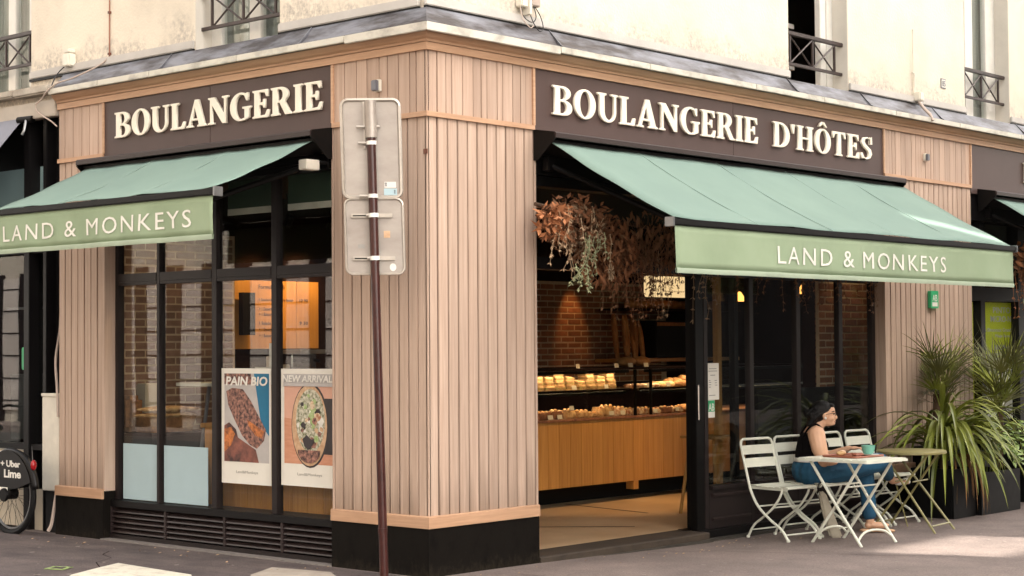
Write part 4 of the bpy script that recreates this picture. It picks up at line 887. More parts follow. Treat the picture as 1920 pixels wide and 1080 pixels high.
def clampbar(z, a0, a1, par):
    q = MB(); q.prism([(a0,z-0.014),(a1,z-0.014),(a1,z+0.014),(a0,z+0.014)], lambda a,zz,tt: PT(zz)+wdir*a+ndir*tt, 0.030, 0.050); q.build('rail', 'steel_edge', par, local=True, bevel=0.003)
    q = MB(); q.prism([(a0+0.012,z-0.004),(-0.04,z-0.004),(-0.04,z+0.004),(a0+0.012,z+0.004)], lambda a,zz,tt: PT(zz)+wdir*a+ndir*tt, 0.0275, 0.0299); q.build('slot', 'black_metal', par, local=True)
    c = MB(); c.tube([PT(z-0.014), PT(z+0.014)], 0.0345, 14); c.build('clamp', 'bike_white', par, local=True, smooth=True)
    MB().tube([PT(z)+wdir*-0.05+ndir*0.0, PT(z)+wdir*-0.03+ndir*0.0], 0.012, 8).build('bolt', 'steel_edge', par, local=True)
clampbar(2.475, -0.155, 0.125, p2); clampbar(2.185, -0.15, 0.135, p2)
for z in (2.965, 2.605):
    c = MB(); c.tube([PT(z-0.013), PT(z+0.013)], 0.0345, 14); c.build('clamp', 'bike_white', p1, local=True, smooth=True); MB().tube([PT(z)+wdir*-0.09, PT(z)+wdir*-0.03], 0.010, 8).build('bolt', 'steel_edge', p1, local=True)
q = MB(); 
for a0,a1,z0,z1 in ((-0.055,-0.043,2.93,3.25),): q.prism([(a0,z0),(a1,z0),(a1,z1),(a0,z1)], lambda a,zz,tt: PT(zz)+wdir*a+ndir*tt, 0.028, 0.050)
q.build('bracket', 'steel_edge', p1, local=True); MB().tube([PT(3.075)+wdir*-0.10, PT(3.075)+wdir*0.06], 0.010, 8).build('bolt', 'steel_edge', p1, local=True)
def decal(a0,a1,z0,z1,m,par,name='sticker'):
    q = MB(); q.prism([(a0,z0),(a1,z0),(a1,z1),(a0,z1)], lambda a,zz,tt: PT(zz)+wdir*a+ndir*tt, 0.0488, 0.0496); q.build(name, m, par, local=True)
decal(0.075,0.155,2.665,2.705,'ink_white',p1); decal(0.072,0.16,2.615,2.66,'frosted',p1); decal(0.14,0.152,2.625,2.65,'plastic_grey',p1); decal(0.08,0.092,2.675,2.70,'plastic_grey',p1)
decal(0.062,0.105,2.325,2.372,'poster_bread',p2); decal(-0.115,-0.07,2.255,2.282,'ink_grey',p2)
q = MB(); q.prism(arc(0.118,2.125,0.022,0.026,0,348,16), lambda a,zz,tt: PT(zz)+wdir*a+ndir*tt, 0.0486, 0.0496); q.build('sticker', 'ink_white', p2, local=True)

# ================================================================ NEIGHBOUR ON THE LEFT
nb = thing('neighbour_building', 'dark neighbouring shopfront with slate awning at the left edge', 'building', FL((6.5,0,0)))
b = MB(FL); b.box(4.46, 4.68, -0.35, -0.13, -0.3, 3.72); b.build('side_board', 'black_frame', nb)
for a, c, v in ((4.68,4.735,-0.03),(4.93,5.02,-0.02),(6.2,6.3,-0.02),(7.9,8.0,-0.02)): MB(FL).box(a, c, -0.16, v, 0.0, 3.72).build('post', 'black_frame', nb, bevel=0.006)
wallp = MB(FL); wallgrid(wallp, 4.735, 12, -0.3, 3.86, -0.5, -0.30, [(4.74,11.9,0.35,3.2)]); wallp.build('wall', 'black_frame', nb)
for a, c in ((4.735,4.93),(5.02,6.2),(6.3,7.9)):
    MB(FL).box(a, c, -0.125, -0.117, 0.75, 2.42).build('pane', 'pane', nb); MB(FL).box(a, c, -0.125, -0.117, 2.56, 3.2).build('pane', 'pane', nb)
    MB(FL).box(a, c, -0.15, -0.05, 2.43, 2.55).build('transom_bar', 'black_frame', nb); MB(FL).box(a, c, -0.15, -0.04, 0.70, 0.75).build('sill', 'black_frame', nb)
    MB(FL).box(a, c, -0.14, -0.13, 2.56, 3.2).build('blind', 'frosted', nb)
MB(FL).box(5.02, 6.2, -0.15, -0.06, 0.02, 0.70).build('base_panel', 'cream_wall', nb); MB(FL).box(4.60, 4.93, -0.15, -0.08, -0.1, 0.35).build('base_panel', 'cream_wall', nb)
for k in range(9): MB(FL).box(5.03, 5.55+0.3*((k*7)%3), -0.058, -0.05, 0.72+k*0.03-0.27, 0.735+k*0.03-0.27).build('graphic_strip', 'ink_white' if k%2==0 else 'ink_white', nb)
MB(FL).box(4.46, 9, -0.3, 0.03, 3.60, 3.745).build('header', 'header_cream', nb, bevel=0.006)
for k in range(6):
    a = 4.52+k*0.55; MB(FL).box(a+0.004, a+0.546, -0.05, 0.07+0.02*random.random(), 3.80+0.01*(k%2), 3.875).build('ledge_stone', 'stone', nb, bevel=0.015)
b = MB(FL); b.prism([(0.03,3.62),(0.9,2.60),(0.9,2.594),(0.03,3.612)], lambda v,z,tt: (tt,v,z), 4.95, 8.0); b.build('canopy', 'slate_canvas', nb)
MB(FL).tube([(4.80,0.03,3.60),(4.98,0.06,3.60)], 0.03, 10).build('roller', 'black_metal', nb, smooth=True); MB(FL).tube([(4.86,0.06,3.59),(4.84,0.09,3.50),(4.86,0.10,3.46)], 0.012, 8).build('crank_eye', 'grey_metal', nb, smooth=True)
MB(FL).box(4.5, 8, -3.0, -2.9, 0, 3.2).build('room_wall', 'shop_green', nb)
MB(FL).box(4.5, 8, -2.9, -0.5, -0.02, 0.03).build('room_floor', 'floor_tan', nb)
MB(FL).box(4.46, 4.50, -2.9, -0.5, 0, 3.2).build('room_wall', 'shop_green', nb)
MB(FL).box(5.3, 5.9, -0.75, -0.45, 0.75, 1.35).build('cabinet', 'board_black', nb); MB(FL).box(5.2, 7.0, -1.2, -1.1, 1.98, 2.0).build('shelf', 'black_frame', nb)
MB(FL).lathe([(0.01,0.0),(0.06,0.02),(0.075,0.09),(0.05,0.14),(0.02,0.15)], (5.55,-1.15,2.0), 12).build('jar', 'cake_cream', nb, smooth=True)
t = thing('label_plate', 'small green organic label behind the neighbouring shop glass', 'sign', FL((5.14,-0.12,1.4)))
MB(FL).prism(rrect(5.06,5.19,1.40,1.60,0.02), lambda a,z,tt: (a,tt,z), -0.116, -0.112).build('plate', 'sign_green', t); put_text('lettering', 'AB', 'L', 5.165, 5.085, 1.43, 1.49, -0.111, 'cup_teal', t, 0.0004); MB(FL).box(5.10,5.15,-0.1115,-0.1108,1.56,1.57).build('strip','cup_teal',t)
t = thing('utility_cabinet', 'tall cream metal cabinet between the bicycle and the pilaster', 'cabinet', FL((4.6,-0.05,0.35)))
MB(FL).box(4.45, 4.715, -0.15, -0.012, 0.36, 1.17).build('body', 'plastic_white', t, bevel=0.006); MB(FL).box(4.445, 4.72, -0.15, -0.004, 1.172, 1.20).build('lid', 'plastic_white', t, bevel=0.004); MB(FL).box(4.45,4.71,-0.15,-0.03,-0.1,0.355).build('stand','black_metal',t)
t = thing('drain_pipe', 'pale thin pipe hugging the left pilaster down to the ground', 'pipe', FL((4.46,0.0,0)))
loop([(4.46,-0.03,2.3),(4.465,-0.03,1.8),(4.52,-0.02,1.5),(4.47,0.0,1.25),(4.455,0.0,1.0)], 0.012, 'cable_pale', FL, t, 'pipe'); loop([(4.46,0.01,0.36),(4.50,0.01,0.2),(4.52,0.02,0.08),(4.54,0.04,0.02)], 0.016, 'cable_pale', FL, t, 'pipe')

# ================================================================ HIRE BICYCLE
bk = thing('hire_bicycle', 'black hire bicycle with skirt guard parked at the left edge', 'bicycle', (-0.24,4.79,0.0))
def wheel(y, z=0.345, r=0.335):
    q = MB(); n = 40; pts = [(0, y+r*math.cos(2*math.pi*k/n), z+r*math.sin(2*math.pi*k/n)) for k in range(n+1)]
    q.tube(pts, 0.026, 8); wh = q.build('wheel', 'tyre', bk, smooth=True, local=True)
    q = MB(); q.tube([(0, y+(r-0.035)*math.cos(2*math.pi*k/n), z+(r-0.035)*math.sin(2*math.pi*k/n)) for k in range(n+1)], 0.011, 6); q.build('rim', 'grey_metal', wh, smooth=True, local=True)
    q = MB()
    for k in range(32):
        a = 2*math.pi*k/32; s = 0.03*(1 if k%2 else -1); q.tube([(s, y+0.03*math.cos(a+0.9*(1 if k%4<2 else -1)), z+0.03*math.sin(a+0.9*(1 if k%4<2 else -1))), (0, y+(r-0.04)*math.cos(a), z+(r-0.04)*math.sin(a))], 0.0017, 4)
    q.build('spokes', 'black_metal', wh, local=True); MB().lathe([(0.02,-0.06),(0.05,-0.04),(0.05,0.04),(0.02,0.06)], (0,y,z), 16, axis='x').build('hub', 'black_metal', wh, smooth=True, local=True)
wheel(0); wheel(1.12)
q = MB(); n = 22; vs = []
for k in range(n+1):
    a = R(8+150*k/n); 
    for dx, rr in ((-0.035,0.375),(0.0,0.392),(0.035,0.375)): vs.append((dx, -rr*math.cos(a), 0.345+rr*math.sin(a)))
q.add(vs, [(i*3+j,(i+1)*3+j,(i+1)*3+j+1,i*3+j+1) for i in range(n) for j in range(2)]); o = q.build('mudguard', 'bike_black', bk, smooth=True, local=True); o.modifiers.new('thick','SOLIDIFY').thickness = 0.004
# skirt guard both sides
gp = [(-0.355,0.40),(-0.345,0.47)]+[(-0.372*math.cos(R(a)), 0.345+0.372*math.sin(R(a))) for a in range(25,131,7)]+[(0.38,0.60),(0.34,0.46),(0.12,0.40),(0.05,0.46),(-0.05,0.385),(-0.16,0.40)]
gp = [(-0.355,0.455)]+[(-0.372*math.cos(R(a)), 0.345+0.372*math.sin(R(a))) for a in range(25,131,7)]+[(0.40,0.58),(0.34,0.44),(0.10,0.40),(0.02,0.375),(-0.16,0.40)]
for sx in (-0.045, 0.040): MB().prism(gp, lambda a,z,tt: (tt,a,z), sx, sx+0.005).build('skirt_guard', 'bike_black', bk, local=True)
for txt_, y0, y1, z0, z1 in (('Lime + Uber', 0.32, -0.205, 0.575, 0.632), ('Lime', 0.045, -0.215, 0.483, 0.555)):
    me = text_mesh('lettering', txt_, 1.0, 'ink_white', 0.0004, 0.95, 'LEFT', 0.03); a,bq,c_,d = span(me)
    for v in me.vertices: v.co = (-0.0462-v.co.z, y0+(y1-y0)*(v.co.x-a)/(bq-a), z0+(z1-z0)*(v.co.y-c_)/(d-c_))
    link('lettering', me, bk, local=True)
MB().ell((0,-0.335,0.60), 0.028, 0.022, 0.045).build('rear_light', 'red_lens', bk, smooth=True, local=True); MB().tube([(0,-0.32,0.64),(0,-0.31,0.76)], 0.004, 5, 0.001).build('spike', 'grey_metal', bk, local=True)
MB().box(-0.055,-0.05,-0.02,0.16,0.30,0.40).build('motor_plate', 'bike_white', bk, local=True, bevel=0.002); MB().lathe([(0.055,-0.075),(0.06,-0.055),(0.03,-0.05)], (0,0.02,0.335), 14, axis='x').build('derailleur', 'black_metal', bk, smooth=True, local=True)
fr_ = MB()
for p0, p1, r in (((0,0.0,0.345),(0,0.45,0.30),0.02),((0,0.45,0.30),(0,0.34,0.85),0.024),((0,0.45,0.30),(0,0.98,0.80),0.03),((0,0.0,0.345),(0,0.37,0.72),0.016),((0,0.98,0.70),(0,0.95,1.05),0.022)): fr_.tube([p0,p1], r, 8)
fr_.build('frame', 'bike_black', bk, smooth=True, local=True); MB().tube([(-0.045,1.12,0.345),(-0.045,0.99,0.70),(0.045,0.99,0.70),(0.045,1.12,0.345)], 0.016, 8).build('fork','bike_black',bk,local=True,smooth=True)
MB().tube([(-0.30,0.80,1.06),(-0.2,0.93,1.07),(0,0.96,1.05),(0.2,0.93,1.07),(0.30,0.80,1.06)], 0.013, 8).build('handlebar','bike_black',bk,local=True,smooth=True); MB().ell((0,0.30,0.90),0.075,0.13,0.04).build('saddle','bike_black',bk,local=True,smooth=True)

# ================================================================ INSIDE THE SHOP
tag(MB().box(0.16, 14.6, 0.302, 11.6, -0.05, 0.03).build('shop_floor', 'floor_tan'), kind='structure')
fl = bpy.data.objects['shop_floor']
for a, c in (((2.60,1.52),(3.27,0.744)), ((4.50,2.55),(4.27,1.36))):
    d = Vector((c[0]-a[0], c[1]-a[1], 0)).normalized(); n_ = Vector((-d.y, d.x, 0))*0.022; A = Vector((*a,0.031)); Cc = Vector((*c,0.031))
    MB().add([A-n_, Cc-n_, Cc+n_, A+n_], [(0,1,2,3)]).build('floor_strip', 'floor_line', fl)
tag(MB().box(0.31, 14.6, 0.31, 11.6, 3.02, 3.12).build('ceiling', 'ceiling_dark'), kind='structure')
BR = {}
def brick_wall(name, O, d, length, z0, z1, bl=0.235, bh=0.066, m='brick'):
    """O base point, d direction along the wall; bricks stand 6 mm proud of a mortar core; nrm to the viewer is d rotated -90 deg"""
    d = Vector((*d,0)).normalized(); nrm = Vector((d.y,-d.x,0)); O = Vector((*O,0))
    core = MB(); core.prism([(0,z0),(length,z0),(length,z1),(0,z1)], lambda a,z,t: O+d*a+nrm*t+Vector((0,0,z)), -0.035, 0.0)
    w_ = tag(core.build(name, 'mortar'), kind='structure')
    ang = math.atan2(d.y, d.x); j = 0.014
    for L_ in (bl, bl/2):
        key = (round(L_,3), bh, m)
        if key not in BR: BR[key] = MB().box(0, L_-j, -0.05, 0.0035, 0, bh-j).mesh('brick', m, bevel=0.003)
    z = z0; k = 0
    while z < z1-bh*0.9:
        a = 0.0; first = (k % 2 == 1)
        while a < length-0.06:
            L_ = bl/2 if first or length-a < bl else bl; first = False
            if a+L_ > length+0.01: break
            o = link('brick', BR[(round(L_,3),bh,m)], w_, loc=O+d*a+nrm*random.uniform(-0.0012,0.0015)+Vector((0,0,z+j/2)), rot=(0,0,ang+math.pi)); o.location += d*(L_-j/2)
            a += L_
        z += bh; k += 1
    return w_
# brick() local +y faces away after the half turn, so walls read from their nrm side
brick_wall('brick_wall_back', (5.6,4.2), (1,0), 2.8, 1.15, 2.30)
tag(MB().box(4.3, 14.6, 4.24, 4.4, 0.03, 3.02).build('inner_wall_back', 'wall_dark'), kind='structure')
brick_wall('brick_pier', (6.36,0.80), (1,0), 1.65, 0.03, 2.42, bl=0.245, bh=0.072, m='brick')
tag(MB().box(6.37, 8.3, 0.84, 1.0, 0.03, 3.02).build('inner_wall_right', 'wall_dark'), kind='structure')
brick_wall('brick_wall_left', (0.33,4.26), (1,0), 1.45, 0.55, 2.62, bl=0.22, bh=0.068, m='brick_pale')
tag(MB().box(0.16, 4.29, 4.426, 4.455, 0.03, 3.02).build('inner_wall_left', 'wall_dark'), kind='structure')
WT = lambda p: Vector((1.72+(5.7-p[1])*0.62, 4.38-(2.6-p[0]), p[2]))
# timber menu wall with painted menu
mw = thing('menu_board', 'lit timber menu board on the wall behind the left window', 'menu board', (2.35,4.3,1.55))
for k in range(4):
    MB(WT).box(2.60, 2.64, 3.75+k*0.46, 3.75+k*0.46+0.455, 1.57, 2.22).build('plank', 'menu_wood', mw, bevel=0.002)
def menu_text(t_, y0, y1, z0, z1):
    me = text_mesh('lettering', t_, 1.0, 'ink', 0.0005, 1.1, 'LEFT', 0.01); a,bq,c_,d = span(me)
    for v in me.vertices: v.co = WT((2.597-v.co.z, y0+(y1-y0)*(v.co.x-a)/(bq-a), z0+(z1-z0)*(v.co.y-c_)/(d-c_)))
    link('lettering', me, mw)
for t_, y0, y1, z in (('Formules Midi',4.98,4.46,2.14),('1 Sandwich, Salade ou Soupe',4.97,4.28,2.02),('10 90',4.15,3.98,2.02),('+ 1 Dessert',4.97,4.72,1.935),('+ 1 Boisson',4.97,4.72,1.885),('1 Salade',4.97,4.74,1.80),('+ 1 Dessert',4.97,4.72,1.74),('+ 1 Boisson',4.97,4.72,1.68),('9 30',4.15,3.98,1.80)): menu_text(t_, y0, y1, z, z+(0.042 if 'Form' in t_ else 0.032))
tag(MB(WT).box(2.50, 2.56, 5.18, 5.42, 1.70, 2.10).build('menu_screen', 'board_black'), 'switched-off black screen hanging left of the timber menu', 'screen')
# spot lamps that light the menu and the brick wall
def spot(loc, tgt, watts, size, label, col=(1.0,0.52,0.17)):
    t = thing('spot_lamp', label, 'lamp', loc); dv = (Vector(tgt)-Vector(loc)).normalized(); L0 = Vector(loc)
    MB().tube([L0-dv*0.12, L0-dv*0.015], 0.035, 12).build('shade', 'black_metal', t, smooth=True); MB().tube([L0-dv*0.10, Vector((loc[0],loc[1],3.02))], 0.008, 6).build('stem', 'black_metal', t)
    ld = bpy.data.lights.new('spot_light', 'SPOT'); ld.energy = watts; ld.spot_size = R(size); ld.spot_blend = 0.8; ld.color = col; ld.shadow_soft_size = 0.03
    lo = bpy.data.objects.new('bulb', ld); C.objects.link(lo); lo.location = L0+dv*0.01; lo.rotation_euler = (-dv).to_track_quat('Z','Y').to_euler(); lo.parent = t; lo.matrix_parent_inverse = WM(t).inverted()
    return t
spot((2.68,3.95,2.70), (2.70,4.38,1.95), 10, 80, 'spot lamp over the right part of the timber menu')
spot((2.15,3.95,2.70), (2.12,4.38,1.9), 6, 80, 'spot lamp over the left part of the timber menu')
spot((6.55,3.80,2.62), (6.6,4.2,1.75), 4.2, 40, 'spot lamp lighting the brick wall behind the counter', (1.0,0.42,0.12))
spot((8.0,3.2,2.75), (7.9,3.9,1.7), 0.45, 50, 'spot lamp over the standing baguettes', (1.0,0.42,0.14))
spot((4.6,1.0,2.80), (4.7,2.2,0.35), 26, 58, 'spot lamp aimed at the near end of the oak counter', (1.0,0.60,0.26))
spot((6.0,1.0,2.80), (6.1,2.2,0.35), 20, 58, 'spot lamp aimed at the far end of the oak counter', (1.0,0.60,0.26))
spot((0.95,3.3,2.80), (0.95,4.26,1.5), 2.6, 100, 'spot lamp over the brick wall behind the left window', (1.0,0.66,0.36))
spot((0.50,3.2,2.80), (0.52,3.7,0.95), 6, 70, 'fill lamp added to brighten the bread basket', (1.0,0.66,0.36))  # added fill light, lifts the dim basket area
spot((6.7,0.35,2.75), (7.0,0.8,1.6), 2.2, 90, 'spot lamp over the brick pier behind the glass', (1.0,0.62,0.30))
# service counter behind the posters, with back bar
sc = thing('service_counter', 'low timber service counter under the window posters', 'counter', (0.7,2.0,0.03))
for k in range(11):
    MB().box(0.40, 0.43, 0.98+k*0.18, 0.98+k*0.18+0.178, 0.06, 0.93).build('plank', 'counter_oak_lit', sc, bevel=0.002)
MB().box(0.385, 1.05, 0.96, 3.0, 0.932, 0.97).build('worktop', 'counter_oak', sc, bevel=0.004); MB().box(0.49,1.02,0.98,2.96,0.03,0.93).build('carcass','wall_dark',sc)
bb_ = thing('back_bar', 'pale back bar below the menu board', 'counter', (2.4,4.1,0.03))
MB(WT).box(2.05, 2.58, 3.5, 5.7, 0.03, 1.26).build('cabinet', 'counter_oak', bb_, bevel=0.004); MB(WT).box(2.0, 2.60, 3.48, 5.72, 1.262, 1.30).build('worktop', 'table_white', bb_, bevel=0.004)
em = thing('coffee_machine', 'chrome coffee machine on the back bar', 'coffee machine', (2.43,4.08,1.30))
MB(WT).box(2.12,2.5,4.30,4.80,1.302,1.36).build('base','chrome',em,bevel=0.01); MB(WT).box(2.25,2.5,4.30,4.80,1.36,1.52).build('body','chrome',em,bevel=0.01); MB(WT).box(2.12,2.5,4.28,4.82,1.52,1.56).build('top_tray','steel_edge',em,bevel=0.008)
for y in (4.42,4.66): MB(WT).tube([(2.2,y,1.46),(2.12,y,1.45)],0.016,8).build('group_handle','black_metal',em)
for k in range(6):
    y = 3.62+k*0.085; tag(MB(WT).lathe([(0.028,0),(0.034,0.1),(0.030,0.105)], (2.3+0.08*(k%2),y,1.30), 12).build('glass_tumbler','pane_case',smooth=True), 'clear tumbler in the row on the back bar', 'glass', 'tumblers on the back bar')
for k,(y,h,w_,m,l) in enumerate(((5.02,0.12,0.10,'paper','white paper box on the back bar nearest the machine'),(5.18,0.2,0.13,'paper_tag','tall pale carton on the back bar by the screen'),(5.38,0.10,0.14,'porcelain','low white box at the left end of the back bar'))):
    tag(MB(WT).box(2.12,2.12+w_,y,y+w_,1.302,1.302+h).build('box',m,bevel=0.004), l, 'box')
tg = thing('price_card', 'large white price card on the service counter', 'card', (0.7,2.45,0.97)); MB().box(0.70,0.705,2.36,2.50,1.42,1.62).build('card','paper',tg); MB().tube([(0.71,2.43,0.97),(0.703,2.43,1.43)],0.005,6).build('stem','chrome',tg)
sl_ = thing('scale', 'white till scale on the service counter above the sandwich poster', 'scale', (0.75,1.55,0.97)); MB().box(0.62,0.9,1.40,1.72,0.972,1.05).build('base','plastic_white',sl_,bevel=0.01); MB().tube([(0.76,1.62,1.05),(0.76,1.62,1.62)],0.015,8).build('post','plastic_white',sl_); MB().box(0.70,0.76,1.50,1.74,1.62,1.76).build('display','plastic_white',sl_,bevel=0.01)
# high table, stool and basket behind the frosted lights
ht = thing('high_table', 'white topped high table with dark splayed legs inside', 'table', (0.92,3.30,0.03))
MB().prism(rrect(0.52,1.32,3.08,3.52,0.04), lambda a,bq,z: (a,bq,z), 1.265, 1.292).build('top', 'table_white', ht)
for dx, dy in ((-1,-1),(-1,1),(1,-1),(1,1)): MB().tube([(0.92+dx*0.12,3.30+dy*0.10,1.265),(0.92+dx*0.26,3.30+dy*0.17,0.03)],0.017,8).build('leg','plastic_grey',ht,smooth=True)
MB().box(0.72,1.12,3.16,3.44,0.60,0.62).build('footrest','plastic_white',ht)
wc = thing('window_cupboard', 'dark low cupboard behind the frosted window panels', 'cupboard', (0.6,3.9,0.03)); MB().box(0.32,0.95,3.56,4.18,0.03,0.84).build('carcass','board_black',wc,bevel=0.006); MB().box(0.31,0.97,3.55,4.19,0.842,0.87).build('top','wall_dark',wc,bevel=0.004)
bs = thing('bread_basket', 'wicker basket of baguettes behind the left window', 'basket', (0.56,3.72,0.87))
MB().prism([(-0.20,0),(0.20,0),(0.25,0.13),(-0.25,0.13)], lambda a,z,t: (0.57+a,3.72+t,0.872+z), -0.12, 0.12).build('body','wicker',bs)
bag = MB().ell((0,0,0),0.27,0.026,0.024,10,10).mesh('baguette','bread_pale',smooth=True)
for k in range(8):
    o = link('baguette', bag, None, loc=(0.57+0.03*math.sin(k*2),3.62+0.05*(k%4),1.01+0.043*(k//4)+0.002*k), rot=(0,0,0.07*math.sin(k*3))); tag(o,'pale baguette lying in the wicker basket','baguette','baguettes in the basket')
bh_ = thing('bread_bin', 'brown paper bread sacks beside the wicker basket', 'bread bin', (0.45,4.0,0.87)); MB().box(0.33,0.50,3.90,4.12,0.872,1.18).build('sack','wicker',bh_,bevel=0.04); MB().box(0.55,0.70,3.95,4.10,0.872,1.28).build('carton','paper_tag',bh_,bevel=0.01)
# ---------------------------------------------------------------- display counter
dc = thing('display_counter', 'oak fronted bakery display counter with glass case inside doorway', 'counter', (6,2.5,0.03))
for k in range(32):
    a = 3.3+k*0.165; MB().box(a+0.0008, a+0.1642, 2.30, 2.325, 0.22, 0.85).build('plank', 'counter_oak', dc, bevel=0.0015)
MB().box(3.3, 8.6, 2.66, 3.2, 0.03, 0.22).build('toe_kick','board_black',dc); MB().box(3.3,8.58,2.326,3.2,0.22,0.85).build('carcass','wall_dark',dc); MB().box(5.28,5.36,2.305,2.40,0.135,0.219).build('foot','counter_oak',dc)
MB().box(3.28, 8.62, 2.28, 3.22, 0.851, 0.872).build('deck','cake_dark',dc,bevel=0.003)
MB().box(3.28, 8.62, 2.36, 2.9, 1.128, 1.142).build('shelf','pane_case',dc); MB().box(3.28,5.30,2.335,2.358,1.122,1.146).build('shelf_edge','chrome',dc); MB().box(5.42,8.62,2.335,2.358,1.122,1.146).build('shelf_edge','chrome',dc)
MB().box(3.28, 8.62, 2.32, 3.22, 1.335, 1.355).build('top_shelf','wall_dark',dc,bevel=0.003)
MB().box(3.28, 8.62, 2.300, 2.306, 0.873, 1.33).build('front_glass','pane_case',dc)
for a in (3.29,5.34,5.60,8.60): MB().box(a-0.012,a+0.012,2.31,2.335,0.873,1.334).build('post','black_metal',dc)
for a,c in ((3.4,5.25),(5.5,8.5)):
    for z, yy, wt in ((1.333,2.345,0.95),(1.120,2.372,0.95)):
        MB().box(a,c,yy-0.008,yy+0.012,z-0.006,z).build('light_strip','plastic_white',dc); MB().box(a,c,yy-0.016,yy-0.010,z-0.030,z).build('lamp_lip','black_metal',dc)
        ld = bpy.data.lights.new('strip_light', 'AREA'); ld.shape = 'RECTANGLE'; ld.size = c-a-0.05; ld.size_y = 0.012; ld.energy = wt*(c-a)/1.85; ld.color = (1.0,0.74,0.44); ld.spread = R(110)
        lo = bpy.data.objects.new('tube', ld); C.objects.link(lo); lo.location = ((a+c)/2, yy+0.003, z-0.009); lo.rotation_euler = (R(42),0,0); lo.parent = dc; lo.matrix_parent_inverse = WM(dc).inverted()
pr = random.Random(3)
def sandwich_mesh():
    b = MB(); b.prism([(-.085,-.05),(.085,-.05),(.085,.05),(-.085,.05)], lambda x,y,z:(x,y,z), 0, 0.02); m1 = b.mesh('slice','bread_pale',bevel=0.006); return m1
sw = MB().prism([(-.068,-.06),(.068,-.06),(.060,.06),(-.060,.06)], lambda x,y,z:(x,y,z), 0, 0.017).mesh('slice','bread_pale',bevel=0.006)
swf = MB().prism([(-.064,-.063),(.064,-.063),(.055,.055),(-.055,.055)], lambda x,y,z:(x,y,z), 0.0, 0.016).mesh('filling','filling')
for k in range(8):
    x = 3.96+k*0.158
    hh = (3,3,4,3,2,4,3,4)[k]
    for j in range(hh):
        t = thing('sandwich', 'toasted club sandwich in the stacks on the upper glass shelf', 'sandwich', (x+pr.uniform(-.008,.008),2.46+0.01*j,1.144+j*0.0445), pr.uniform(-0.15,0.15), 'stacked sandwiches on the upper shelf')
        link('slice', sw, t, True, loc=(0,0,0)); link('filling', swf, t, True, loc=(0,0,0.0165)); link('slice', sw, t, True, loc=(0,0,0.031), rot=(R(6) if j == hh-1 else 0,R(pr.uniform(-9,9)) if j == hh-1 else 0,0))
bun = MB().lathe([(0.03,0),(0.052,0.008),(0.055,0.025),(0.045,0.045),(0.02,0.056),(0.004,0.058)], n=12).mesh('bun','bread',smooth=True)
crois = MB(); cp = [(-.085,.03,.012),(-.06,-.005,.02),(-.03,-.022,.026),(0,-.028,.03),(.03,-.022,.026),(.06,-.005,.02),(.085,.03,.012)]
for i in range(len(cp)-1): crois.ell(((cp[i][0]+cp[i+1][0])/2,(cp[i][1]+cp[i+1][1])/2,0.026), 0.024,0.03+0.006*(2.5-abs(i-2.5)),cp[i][2]+0.008, 8, 6)
crm = crois.mesh('croissant','bread',smooth=True)
tart = MB().lathe([(0.035,0),(0.05,0.02),(0.052,0.026),(0.04,0.024),(0.036,0.034),(0.01,0.04)], n=12).mesh('tart','cake_cream',smooth=True)
bunp = bun.copy(); bunp.materials[0] = MATS['bread_pale']
for k in range(13):
    x = 5.50+k*0.085; me, nm, lb = ((tart,'tart','round cream tart in the row on the upper shelf') if k < 5 else (bunp,'bun','pale round bun in the row on the upper shelf') if k < 8 else (crm,'croissant','golden croissant heaped on the upper shelf'))
    for j in range(2): tag(link(nm, me, None, loc=(x+pr.uniform(-.01,.01),2.44+j*0.10,1.144+ (0.03 if nm=='croissant' and j else 0)), rot=(0,0,pr.uniform(-.6,.6))), lb, 'pastry', nm+'s on the upper shelf')
for k in range(4): tag(link('roll', bun, None, loc=(6.30+k*0.09,2.5,1.172+0.03*(k%2))), 'dark round roll heaped at the end of the upper shelf', 'pastry', 'rolls at the end of the upper shelf')
slab = MB().box(-.10,.10,-.09,.09,0,.055).mesh('cake','bread_pale',bevel=0.012); slabd = slab.copy(); slabd.materials[0] = MATS['cake_dark']; slabc = slab.copy(); slabc.materials[0] = MATS['cake_cream']
for k in range(13):
    x = 4.0+k*0.195
    me, lb, g = ((slabd,'dark sprinkled cake on the lower deck','dark cakes on the lower deck') if k in (0,1,10) else (slab,'golden crumble slab on the lower deck','golden slabs on the lower deck') if k < 6 else (slabc,'cream topped slab on the lower deck','cream slabs on the lower deck'))
    if k == 12: continue
    o = tag(link('cake', me, None, loc=(x,2.45,0.873), rot=(0,0,pr.uniform(-.1,.1))), lb, 'cake', g); o.scale = (pr.uniform(.78,.92),0.9,pr.uniform(.8,1.7))
    for q in range(5): link('topping', (bun, bunp, tart)[(k+q)%3], o, True, loc=(-0.075+q*0.037,-0.05+0.03*(q%2),0.048)).scale = (0.42,0.42,0.42)
for k in range(5): tag(link('croissant', crm, None, loc=(6.30+k*0.06,2.42+0.05*(k%2),0.873+0.02*(k%2)), rot=(0,0,1.2)), 'small brown croissant in a row on the lower deck', 'pastry', 'croissants on the lower deck')
tagm = MB().box(-.034,.034,-.001,.001,0,.042).mesh('card','paper_tag')
for x, z in ((4.06,.875),(4.2,.875),(4.38,.955),(5.0,.885),(5.18,.885),(5.72,.885),(6.1,.89),(4.42,1.15),(4.92,1.15),(5.62,1.15),(5.95,1.15),(6.45,1.15),(4.56,1.356),(5.17,1.356),(5.40,1.356),(5.66,1.356)):
    tag(link('price_tag', tagm, None, loc=(x,2.352 if z<1.3 else 2.42,z), rot=(R(-12),0,pr.uniform(-.15,.15))), 'small cream price tag standing in the bakery case', 'price tag', 'price tags in the display case')
loaf = MB().ell((0,0,0.05),0.14,0.08,0.055,12,8).mesh('loaf','bread',smooth=True)
